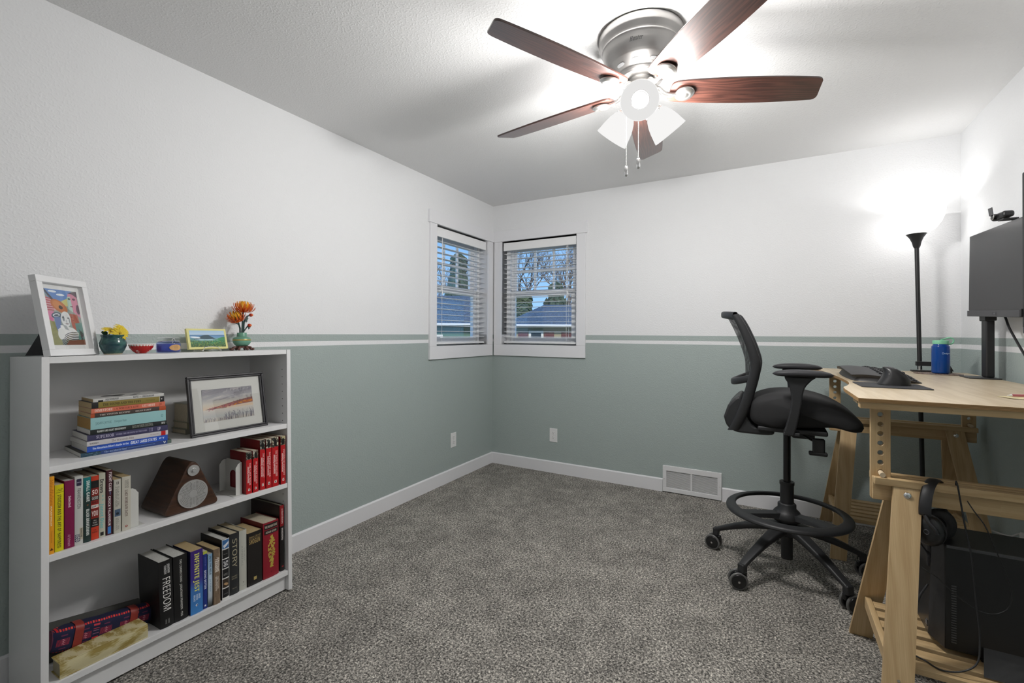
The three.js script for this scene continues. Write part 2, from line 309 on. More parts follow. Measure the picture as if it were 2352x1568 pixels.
function bareTree(label, pos, h, seed, up = .5) {
  const t = thing('bare_tree', label, 'tree', pos, 0, 'trees beyond the houses'), q = rng(seed), gs = [], tr = [];
  const grow = (p, dir, len, r, depth) => {
    const e = p.clone().addScaledVector(dir, len); (depth < 2 ? tr : gs).push(bar(p.toArray(), e.toArray(), r, r * .72, depth < 2 ? 7 : 4));
    if (depth > 5) return;
    const n = depth < 1 ? 4 : 3;
    for (let i = 0; i < n; i++) { const a = q() * 6.283, s = .35 + .5 * q(), d = dir.clone().add(V(Math.cos(a) * s, up * .3, Math.sin(a) * s)).normalize(); grow(i ? p.clone().lerp(e, .55 + .45 * q()) : e, d, len * (.62 + .16 * q()), r * .6, depth + 1); }
  };
  grow(V(0, 0, 0), V(0, 1, 0), h * .34, h * .016, 0);
  part('trunk', merge(tr), barkM, t); part('branches', merge(gs), twigM, t);
}
conifer('dark green conifer rising behind the green house', [-12.6, -1.3, -16.6], 6.6, 1.5, 5, needleM);
conifer('olive conifer at the left of the cream house', [-9.1, -1.3, -17.6], 4.4, .75, 6, needle2);
conifer('broad dark conifer behind the ridge of the cream house', [-9.3, -1.3, -22.2], 5.4, 2.6, 7, needleM);
bareTree('tall leafless tree seen through the back window', [-12.9, -1.3, -31.2], 10.5, 8);
bareTree('leafless tree farther left in the back window', [-19.2, -1.3, -37], 12, 9);
bareTree('leafless tree seen through the left window', [-17.6, -1.3, -21.2], 8.6, 10);
// ---------------------------------------------------------------- ceiling fan
const nickel = M([.60, .585, .565], .33, { metalness: 1 });
const nickelDark = M([.40, .39, .38], .38, { metalness: 1 });
const glow = (e) => M([0, 0, 0], 1, { specularIntensity: 0, emissive: new THREE.Color(1, .99, .975), emissiveIntensity: e });
const frosted = glow(.93), frostedInside = glow(.80);
const bulbGlow = M([1, 1, 1], .5, { emissive: new THREE.Color(1, .985, .96), emissiveIntensity: 1.6 });
const bladeWood = M('#ffffff', .34, { map: withRep(walnutTex, 1.3, 5), clearcoat: 1, clearcoatRoughness: .22 });
{
  const f = thing('ceiling_fan', 'brushed nickel ceiling fan with five walnut blades and three lit glass shades', 'ceiling fan', [1.852, 2.44, 1.834]);
  // all heights below are measured down from the ceiling
  part('housing', lathe([[.02, 0], [.166, 0], [.1675, -.006], [.1675, -.03], [.164, -.034], [.158, -.05], [.1545, -.056], [.1555, -.060], [.1555, -.064], [.151, -.068], [.149, -.085], [.141, -.108], [.134, -.118], [.1335, -.123], [.129, -.126], [.1285, -.131], [.122, -.134], [.12, -.14], [.098, -.160], [.0955, -.164], [.0955, -.168], [.0915, -.171], [.0915, -.175], [.0865, -.178], [.086, -.184], [.06, -.186], [.01, -.186]], 64), M([.33, .32, .31], .36, { metalness: 1 }), f);
  const slotM = M([.05, .05, .05], .6);
  for (let k = 0; k < 10; k++) {                      // ventilation slots in the sloping band
    const a = k * .62832 + .2, g = grid(8, 1, (u, v) => { const t = a + (u - .5) * .36, e = 1 - Math.pow(Math.abs(2 * u - 1), 6), y = -.1505 + (v - .5) * .0088 * e, r = .1215 - (-.14 - y) * 1.1 + .0006; return [Math.cos(t) * r, y, Math.sin(t) * r]; });
    part('vent_slot', g, slotM, f);
  }
  part('motor_collar', cyl(.052, .055, -.215, -.185, 40), nickelDark, f);
  part('switch_housing', lathe([[.01, -.205], [.064, -.205], [.066, -.21], [.066, -.214], [.062, -.218], [.0605, -.262], [.057, -.272], [.045, -.283], [.04, -.296], [.03, -.31], [.012, -.318], [.001, -.319]], 48), nickel, f);
  part('maker_script', (() => { // the maker's script on the housing
    const a0 = Math.atan2(1.8727, .4665) + .12; return grid(12, 1, (u, v) => { const t = a0 - (u - .5) * .36, y = -.108 + v * .03, r = .1495 - (-.085 - y) * .33 + .0012; return [Math.cos(t) * r, y, Math.sin(t) * r]; });
  })(), (() => { const t = canvasTex(256, 96, (g, w, h) => { g.clearRect(0, 0, w, h); g.fillStyle = '#222'; g.font = 'italic bold 64px serif'; g.textAlign = 'center'; g.setTransform(1, 0, -.25, 1, 14, 0); g.fillText('Hunter', w / 2, 68); }); return M('#ffffff', .5, { map: t, transparent: true, alphaTest: .4 }); })(), f);
  // blades
  const bs = new THREE.Shape(); bs.moveTo(.118, -.03); bs.bezierCurveTo(.118, -.05, .14, -.056, .17, -.058); bs.bezierCurveTo(.35, -.074, .55, -.074, .672, -.064); bs.quadraticCurveTo(.69, -.062, .698, -.05);
  bs.lineTo(.722, .028); bs.quadraticCurveTo(.728, .05, .708, .055); bs.bezierCurveTo(.55, .07, .35, .074, .17, .058); bs.bezierCurveTo(.14, .056, .118, .05, .118, .03); bs.closePath();
  const bladeGeo = grainUV(extrude(bs, .0075, .0012, 2, 24).rotateX(-Math.PI / 2), 0);
  const arm = merge(tube([[.056, -.207, 0], [.075, -.2125, .002], [.1, -.232, 0], [.13, -.237, 0], [.15, -.235, 0]], .0075, 24, 10), tube([[.056, -.212, 0], [.07, -.221, 0], [.095, -.24, 0], [.12, -.2405, 0], [.15, -.236, 0]], .0045, 20, 8));
  const disc = lathe([[.0005, -.247], [.009, -.247], [.011, -.2445], [.019, -.2445], [.023, -.246], [.029, -.244], [.033, -.240], [.0365, -.2395], [.0385, -.236], [.0385, -.232], [.001, -.2315]], 40);
  for (let k = 0; k < 5; k++) {
    const a = (171.5 + 72 * k) * Math.PI / 180, b = new THREE.Group(); b.name = 'blade_assembly'; f.add(b); b.rotation.y = a;
    const bl = part('blade', bladeGeo, bladeWood, b); bl.position.y = -.2275; bl.rotation.x = -.235;
    part('blade_arm', arm, nickel, b);
    const m = part('medallion', disc.clone().translate(0, .232, 0), nickel, b); m.position.set(.177, -.2325, 0); m.rotation.x = -.235;
  }
  // lamps: 120 degrees apart, tilted out and down
  const shadeGeo = lathe([[.028, 0], [.036, .004], [.046, .018], [.0555, .04], [.0625, .066], [.068, .095], [.071, .112]], 40);
  const shadeInner = lathe([[.026, .001], [.034, .006], [.044, .019], [.0535, .041], [.0605, .067], [.066, .095], [.0688, .1118]], 40);
  const bulbGeo = merge(lathe([[.001, .098], [.014, .096], [.024, .088], [.0292, .074], [.0285, .06], [.021, .042], [.014, .03], [.0135, .015]], 28));
  for (let k = 0; k < 3; k++) {
    const a = (283 + 120 * k) * Math.PI / 180, el = [28, 48, 46][k] * Math.PI / 180, lamp = new THREE.Group(); lamp.name = 'lamp'; f.add(lamp);
    const dir = V(Math.cos(a) * Math.cos(el), -Math.sin(el), -Math.sin(a) * Math.cos(el));
    lamp.position.set(Math.cos(a) * .062, k ? -.297 : -.287, -Math.sin(a) * .062);
    lamp.quaternion.setFromUnitVectors(V(0, 1, 0), dir);
    part('lamp_arm', cyl(.014, .017, -.05, -.004, 20), nickel, lamp);
    part('shade_fitter', lathe([[.012, -.012], [.026, -.01], [.034, -.002], [.0345, .01], [.031, .0105], [.0305, 0]], 32), nickel, lamp);
    for (let j = 0; j < 3; j++) part('thumb_screw', bar([Math.cos(j * 2.094 + .6) * .034, .005, Math.sin(j * 2.094 + .6) * .034], [Math.cos(j * 2.094 + .6) * .043, .005, Math.sin(j * 2.094 + .6) * .043], .0022, .003, 8), nickelDark, lamp);
    const sg = part('glass_shade', shadeGeo, frosted, lamp);
    part('shade_lining', shadeInner, frostedInside, sg);
    part('bulb', bulbGeo, bulbGlow, lamp);
    const l = new THREE.PointLight(new THREE.Color(1, .985, .965), BULB); l.name = 'fan_bulb'; l.position.set(0, .07, 0); l.shadow.radius = 2.6; l.castShadow = true; lamp.add(l);
  }
  // pull chains
  const bead = new THREE.IcosahedronGeometry(.0018, 1);
  const chain = (x, z, y0, y1) => { const bs2 = []; for (let y = y0; y > y1; y -= .0046) bs2.push(bead.clone().translate(x, y, z)); return merge(bs2); };
  const fob = lathe([[.001, 0], [.004, -.002], [.0075, -.008], [.0085, -.02], [.008, -.034], [.006, -.043], [.001, -.045]], 16);
  for (const [x, z, y1] of [[-.05, .028, -.527], [.005, .05, -.512]]) {
    const c = part('pull_chain', chain(x, z, -.27, y1), nickelDark, f);
    part('chain_fob', fob.clone().translate(x, y1, z), chrome, c);
  }
}
// ---------------------------------------------------------------- floor lamp in the corner
{
  const g = thing('floor_lamp', 'black torchiere floor lamp with a lit white bowl in the right corner', 'floor lamp', [3.09, 0, .205]);
  g.rotation.z = .0185;
  part('base', lathe([[.001, .026], [.03, .025], [.1, .018], [.125, .008], [.125, .0005], [.001, .0005]], 40), black, g);
  part('pole', cyl(.0115, .0105, .02, 1.752, 20), black, g);
  part('cup', lathe([[.0125, 1.74], [.0175, 1.752], [.022, 1.775], [.032, 1.8], [.05, 1.826], [.047, 1.826], [.028, 1.803], [.001, 1.79]], 36), black, g);
  part('glass_bowl', lathe([[.02, 1.815], [.05, 1.822], [.085, 1.845], [.111, 1.88], [.127, 1.92], [.134, 1.965], [.1345, 1.975]], 48), M([.93, .93, .93], .95, { transmission: .6, thickness: 0 }), g);
  part('lamp_bulb', lathe([[.001, 1.945], [.018, 1.94], [.03, 1.92], [.03, 1.9], [.018, 1.87], [.014, 1.83]], 24), bulbGlow, g);
  const l = new THREE.PointLight(new THREE.Color(1, .985, .965), TORCH); l.name = 'torchiere_bulb'; l.position.set(0, 1.912, 0); l.shadow.radius = 1.4; l.castShadow = true; g.add(l);
}
// ---------------------------------------------------------------- bookcase, leaning back against the left wall
const TH = .0263, BX0 = .032, cT = Math.cos(TH), sT = Math.sin(TH);
const onShelf = (u, v, z) => [BX0 + u * cT - v * sT, u * sT + v * cT, z];   // u out from the back, v up, z along the wall
function shelfThing(name, label, category, u, v, z, o = {}) {
  const g = thing(name, label, category, onShelf(u, v, z), 0, o.group);
  g.rotation.set(o.pitch ?? 0, o.yaw ?? 0, TH, 'ZYX');
  if (o.lean) g.quaternion.multiply(new THREE.Quaternion().setFromAxisAngle(V(0, 0, 1), o.lean)); return g;
}
const shelfWhite = M([.77, .77, .775], .42), pinDark = M([.06, .06, .06], .7);
const Z0 = 2.32, Z1 = 3.182, SH = [.785, .505, .095], TOP = 1.137;
{
  const b = shelfThing('bookcase', 'white bookcase with three open shelves against the left wall', 'bookcase', 0, 0, 0);
  part('side_panel', rb(0, .305, .002, TOP, Z0, Z0 + .019, .001), shelfWhite, b);
  part('side_panel', rb(0, .305, .002, TOP, Z1 - .019, Z1, .001), shelfWhite, b);
  part('top_panel', rb(.004, .302, TOP - .0215, TOP - .001, Z0 + .0195, Z1 - .0195, .001), shelfWhite, b);
  for (const v of SH) part('shelf', rb(.004, .302, v - .0215, v, Z0 + .0195, Z1 - .0195, .001), shelfWhite, b);
  part('back_panel', bx(.0005, .0035, .05, TOP - .003, Z0 + .019, Z1 - .019), shelfWhite, b);
  part('kick_board', bx(.265, .281, .002, SH[2] - .022, Z0 + .0195, Z1 - .0195), shelfWhite, b);
  const pin = new THREE.CylinderGeometry(.0022, .0022, .001, 8).rotateX(Math.PI / 2);
  for (let k = 0; k < 22; k++) { const v = 1.042 - .0349 * k; if (v > .15 && SH.every((s) => v > s + .005 || v < s - .026)) part('pin_hole', pin, pinDark, b).position.set(.2685, v, Z0 + .0194); }
}
// ---- books
const SC = 2600;                                    // pixels of print per metre
function spineTex(w, h, bg, draw) {
  return canvasTex(w * SC, h * SC, (g, x, y) => { g.fillStyle = bg; g.fillRect(0, 0, x, y); if (draw) draw(g, x, y); });
}
// t: text running down the spine. p, q: start and end as shares of the height; s: cap size as a share of the width; c: centre across
function down(g, W0, H0, t, p, q, s, col, o = {}) {
  g.save(); g.translate(W0 * (o.c ?? .5), H0 * p); g.rotate(Math.PI / 2); g.fillStyle = col; g.textBaseline = 'middle';
  g.font = (o.i ? 'italic ' : '') + (o.b ?? 'bold') + ' ' + Math.round(W0 * s * 1.35) + 'px ' + (o.f ?? 'sans-serif');
  const m = g.measureText(t).width, len = H0 * (q - p); g.scale(len / m, 1); g.fillText(t, 0, 0); g.restore();
}
function across(g, W0, H0, t, y, s, col, o = {}) {  // text across the spine
  g.save(); g.translate(W0 / 2, H0 * y); g.fillStyle = col; g.textBaseline = 'middle'; g.textAlign = 'center';
  g.font = (o.i ? 'italic ' : '') + (o.b ?? 'bold') + ' ' + Math.round(H0 * s) + 'px ' + (o.f ?? 'sans-serif');
  g.scale(W0 * (o.w ?? .8) / g.measureText(t).width, 1); g.fillText(t, 0, 0); g.restore();
}
const box2 = (g, W0, H0, x0, x1, y0, y1, c) => { g.fillStyle = c; g.fillRect(W0 * x0, H0 * y0, W0 * (x1 - x0), H0 * (y1 - y0)); };
const pageTex = (() => { const n = noise2(128, 88); return dataTex(64, 256, (u, v) => .9 + .1 * n(u * .1, v), true, 1, 1); })();
const pageMat = {};
function pages(c) { return pageMat[c] ??= M(c, .85, { map: pageTex }); }
const coverMats = {};
function makeBook(g, w, h, d, cover, spine, page, o = {}) {  // spine at x = 0 facing +x, thickness along z, height along y
  const cm = coverMats[cover] ??= M(cover, o.rough ?? .45), t = o.hard ? .0026 : .0008, over = o.hard ? .003 : .0004, bulge = o.bulge ?? (o.hard ? .004 : .0012);
  const sp = new THREE.BoxGeometry(t, h, w, 1, 1, 6), p = sp.attributes.position;
  sp.translate(-t / 2, h / 2, 0);
  for (let i = 0; i < p.count; i++) p.setX(i, p.getX(i) - bulge * (2 * p.getZ(i) / w) ** 2);
  sp.computeVertexNormals();
  part('spine', sp, [M('#ffffff', o.rough ?? .42, { map: spine }), cm, cm, cm, cm, cm], g);
  part('front_cover', bx(-d, -bulge, 0, h, -w / 2, -w / 2 + t), o.front ? [cm, cm, cm, cm, cm, M('#ffffff', .45, { map: o.front })] : cm, g);
  part('back_cover', bx(-d, -bulge, 0, h, w / 2 - t, w / 2), cm, g);
  part('page_block', bx(-d + over + .0006, -t - bulge, over, h - over, -w / 2 + t, w / 2 - t), pages(page), g);
  return g;
}
const cream = '#d9cfb8', tan = '#c9b184', whiteP = '#d9d9d4';
const books2 = [  // left to right on the middle shelf: u, left z, right z, height, cover, page, label, spine print
  [.295, 3.161, 3.148, .247, '#c98a14', cream, 'orange paperback, leftmost on the middle shelf', '#e39a1c', (g, w, h) => { down(g, w, h, 'Mindfulness', .04, .40, .62, '#b4661a', { f: 'serif', b: '', c: .46 }); down(g, w, h, 'IN PLAIN ENGLISH', .38, .64, .30, '#f6ead0', { c: .40 }); down(g, w, h, 'Gunaratana', .70, .86, .34, '#b06a10', { f: 'serif', b: '' }); g.fillStyle = '#5a2a0c'; g.beginPath(); g.moveTo(w * .5, h * .92); g.lineTo(w * .85, h * .955); g.lineTo(w * .15, h * .955); g.fill(); }],
  [.29, 3.146, 3.124, .215, '#c9bd00', cream, 'yellow paperback between the orange and the purple book', '#d8cc0a', (g, w, h) => { box2(g, w, h, .1, .98, .115, .12, '#4a4500'); down(g, w, h, 'Ty', .06, .10, .5, '#4a4500', { f: 'serif', c: .6 }); down(g, w, h, 'STOICISM AND THE ART OF HAPPINESS', .15, .95, .42, '#33300a', { b: 'bold' }); }],
  [.2874, 3.122, 3.097, .221, '#6d0a3c', whiteP, 'deep purple paperback on the middle shelf', '#7c0d45', (g, w, h) => { down(g, w, h, 'Selected', .23, .40, .26, '#f2e6ec', { f: 'serif' }); down(g, w, h, 'Ali Schmark', .80, .97, .28, '#d9b4c4', { b: '', c: .46 }); }],
  [.285, 3.096, 3.074, .228, '#b9bab6', whiteP, 'white paperback with a black square near the top of its spine', '#c3c4c0', (g, w, h) => { g.fillStyle = '#2a2440'; g.beginPath(); g.roundRect(w * .2, h * .04, w * .6, h * .10, w * .1); g.fill(); across(g, w, h, 'NORTON', .09, .018, '#c8c4d8', { w: .5 }); down(g, w, h, 'FRANKENSTEIN', .175, .475, .42, '#28282a', { b: '' }); box2(g, w, h, .55, 1, .76, .93, '#b5ae9a'); down(g, w, h, 'USED', .84, .955, .62, '#2a2a4e', { c: .34 }); down(g, w, h, 'BOOKSTORE', .77, .9, .24, '#2c2a28', { c: .8 }); }],
  [.283, 3.073, 3.053, .218, '#16302c', cream, 'dark green paperback with white capitals on the middle shelf', '#1c312e', (g, w, h) => { const q = g.createLinearGradient(0, 0, 0, h * .34); q.addColorStop(0, '#12797c'); q.addColorStop(.55, '#17605f'); q.addColorStop(1, '#1c312e'); g.fillStyle = q; g.fillRect(0, 0, w, h * .34); down(g, w, h, 'SMALL GAME', .05, .38, .46, '#e8ebe6', { c: .6 }); down(g, w, h, 'BLAIR BRAVERMAN', .49, .9, .44, '#e3e6e0', { c: .55 }); g.fillStyle = '#7a4a30'; g.beginPath(); g.arc(w * .55, h * .43, w * .13, 0, 7); g.fill(); }],
  [.2795, 3.052, 3.031, .217, '#a3281a', cream, 'red and black banded paperback with stacked block words', '#c53a1e', (g, w, h) => { box2(g, w, h, 0, 1, .075, .19, '#141414'); box2(g, w, h, 0, 1, .19, .31, '#7d1f18'); across(g, w, h, 'SO', .255, .10, '#f1e2dc', { w: .78 }); box2(g, w, h, 0, 1, .315, .385, '#1c1a1a'); across(g, w, h, 'GOOD', .35, .065, '#d9d2cc', { w: .82 }); box2(g, w, h, 0, 1, .385, .45, '#8c1f18'); across(g, w, h, 'THEY', .42, .05, '#3a0d0a', { w: .8 }); box2(g, w, h, .03, .97, .455, .505, '#e9e6e0'); across(g, w, h, "CAN'T", .481, .045, '#151515', { w: .82 }); box2(g, w, h, 0, 1, .51, .66, '#7d1f18'); across(g, w, h, 'YOU', .59, .115, '#ece2dc', { w: .85 }); box2(g, w, h, 0, 1, .665, .80, '#161414'); across(g, w, h, 'SKILLS', .70, .026, '#c9c4be', { w: .4 }); across(g, w, h, 'TRUMP', .735, .026, '#c9c4be', { w: .6 }); across(g, w, h, 'PASSION', .77, .026, '#c9c4be', { w: .7 }); across(g, w, h, 'CAL', .85, .03, '#3a1410', { w: .4 }); across(g, w, h, 'NEWPORT', .885, .03, '#3a1410', { w: .7 }); }],
  [.277, 3.03, 3.012, .221, '#a7a89a', cream, 'pale paperback with turquoise author name on the middle shelf', '#b9b9a8', (g, w, h) => { down(g, w, h, 'Drown', .09, .31, .60, '#202022', { c: .42 }); down(g, w, h, '* *', .34, .44, .4, '#6fb5b0', { c: .5 }); down(g, w, h, 'Junot Díaz', .48, .86, .56, '#62b7b8', { c: .45 }); box2(g, w, h, .2, .72, .92, .975, '#1d1d1d'); }],
  [.277, 3.010, 2.992, .226, '#381018', cream, 'tall maroon paperback with white capitals, tallest of its row', '#421420', (g, w, h) => { down(g, w, h, 'FIGHT CLUB', .03, .33, .44, '#efe9e8', { c: .6 }); down(g, w, h, '>>', .335, .385, .4, '#6f8fc4', { c: .6 }); down(g, w, h, 'CHUCK PALAHNIUK', .40, .86, .42, '#e9e3e3', { c: .5 }); box2(g, w, h, .22, .75, .87, .98, '#3f7fc4'); }],
  [.2824, 2.9905, 2.97, .189, '#a9a79c', tan, 'short white paperback with a small blue picture on its spine', '#bdbbb0', (g, w, h) => { g.strokeStyle = '#2a2a2a'; g.lineWidth = 4; g.strokeRect(w * .4, h * .05, w * .25, h * .04); down(g, w, h, 'SEARCH OF THE', .13, .5, .26, '#4a4844', { f: 'serif', c: .62, b: '' }); down(g, w, h, "A WINTER'S NIGHT", .13, .52, .26, '#4a4844', { f: 'serif', c: .32, b: '' }); box2(g, w, h, .1, .95, .56, .69, '#4a5f78'); g.fillStyle = '#16222e'; g.beginPath(); g.arc(w * .5, h * .64, w * .22, 0, 7); g.fill(); down(g, w, h, 'JACK LYNN', .72, .94, .22, '#5a5852', { f: 'serif', c: .62, b: '' }); down(g, w, h, 'BERNARDI', .72, .95, .22, '#5a5852', { f: 'serif', c: .34, b: '' }); }],
  [.282, 2.9675, 2.941, .192, '#b0ac9e', tan, 'cream paperback beside the left bookend', '#c1bdb0', (g, w, h) => { down(g, w, h, 'GARRISON', .06, .22, .2, '#4a4440', { f: 'serif', c: .66, b: '' }); down(g, w, h, 'KEILLOR', .07, .21, .2, '#4a4440', { f: 'serif', c: .42, b: '' }); down(g, w, h, 'LAKE WOBEGON DAYS', .25, .74, .32, '#4b2a2a', { c: .48, f: 'serif' }); g.strokeStyle = '#9a3a30'; g.lineWidth = 5; g.beginPath(); g.arc(w * .5, h * .92, w * .11, 0, 7); g.stroke(); }],
];
for (const [u, zl, zr, h, cover, page, label, bg, draw] of books2)
  makeBook(shelfThing('book', label, 'book', u, SH[1] + .0005, (zl + zr) / 2, { group: 'books standing left on the middle shelf' }), zl - zr - .0006, h, u > .294 ? .16 : .145, cover, spineTex(zl - zr, h, bg, draw), page);
// six red paperbacks with the same spine design
const redTop = (sd, light) => (g, w, h) => { const q = rng(sd); box2(g, w, h, 0, 1, 0, .185, light); for (let k = 0; k < 26; k++) { g.fillStyle = ['#15130f', '#3a3a34', '#5b4a3c', '#b9b2a2', '#22241f'][Math.floor(q() * 5)]; g.beginPath(); g.ellipse(w * q(), h * (.02 + .165 * q()), w * (.05 + .16 * q()), h * (.006 + .03 * q()), q() * 3, 0, 7); g.fill(); } g.fillStyle = '#121212'; g.beginPath(); g.ellipse(w * .5, h * .11, w * .24, h * .075, 0, 0, 7); g.fill(); };
const reds = [[.293, 2.529, 2.503, .184, 'THE LAST WISH', '#7c7870', 'short red paperback beside the right bookend'], [.2955, 2.5, 2.4755, .185, 'BLOOD OF ELVES', '#a5a096', 'second short red paperback from the right bookend'], [.293, 2.466, 2.441, .224, 'THE TIME OF CONTEMPT', '#6a6a66', 'third red paperback from the right bookend, first of the tall ones'], [.2964, 2.4395, 2.413, .2245, 'BAPTISM OF FIRE', '#b8b2a2', 'fourth red paperback from the right bookend'], [.2985, 2.412, 2.38, .2255, 'THE TOWER OF SWALLOWS', '#c2baa0', 'thickest of the tall red paperbacks, fifth from the right bookend'], [.302, 2.3715, 2.3475, .2245, 'SWORD OF DESTINY', '#b5ad86', 'last red paperback against the right side of the bookcase']];
reds.forEach(([u, zl, zr, h, title, light, label], i) => makeBook(shelfThing('book', label, 'book', u, SH[1] + .0005, (zl + zr) / 2, { group: 'red paperbacks on the middle shelf' }), zl - zr - .0006, h, i < 2 ? .125 : .155, '#7c0f14',
  spineTex(zl - zr, h, '#b3131a', (g, w, h2) => { redTop(90 + i, light)(g, w, h2); down(g, w, h2, title, .27, i < 2 ? .8 : .72 + .02 * i, .30, '#efe3df', { f: 'serif', c: .66, b: '' }); down(g, w, h2, 'ANDRZEJ SAPKOWSKI', .35, .74, .24, '#f4eeea', { c: .34 }); box2(g, w, h2, .32, .68, .885, .93, '#efe6e0'); g.fillStyle = '#141414'; g.beginPath(); g.arc(w * .5, h2 * .908, w * .1, 0, 7); g.fill(); box2(g, w, h2, .3, .7, .87, .874, '#efe6e0'); }), cream));
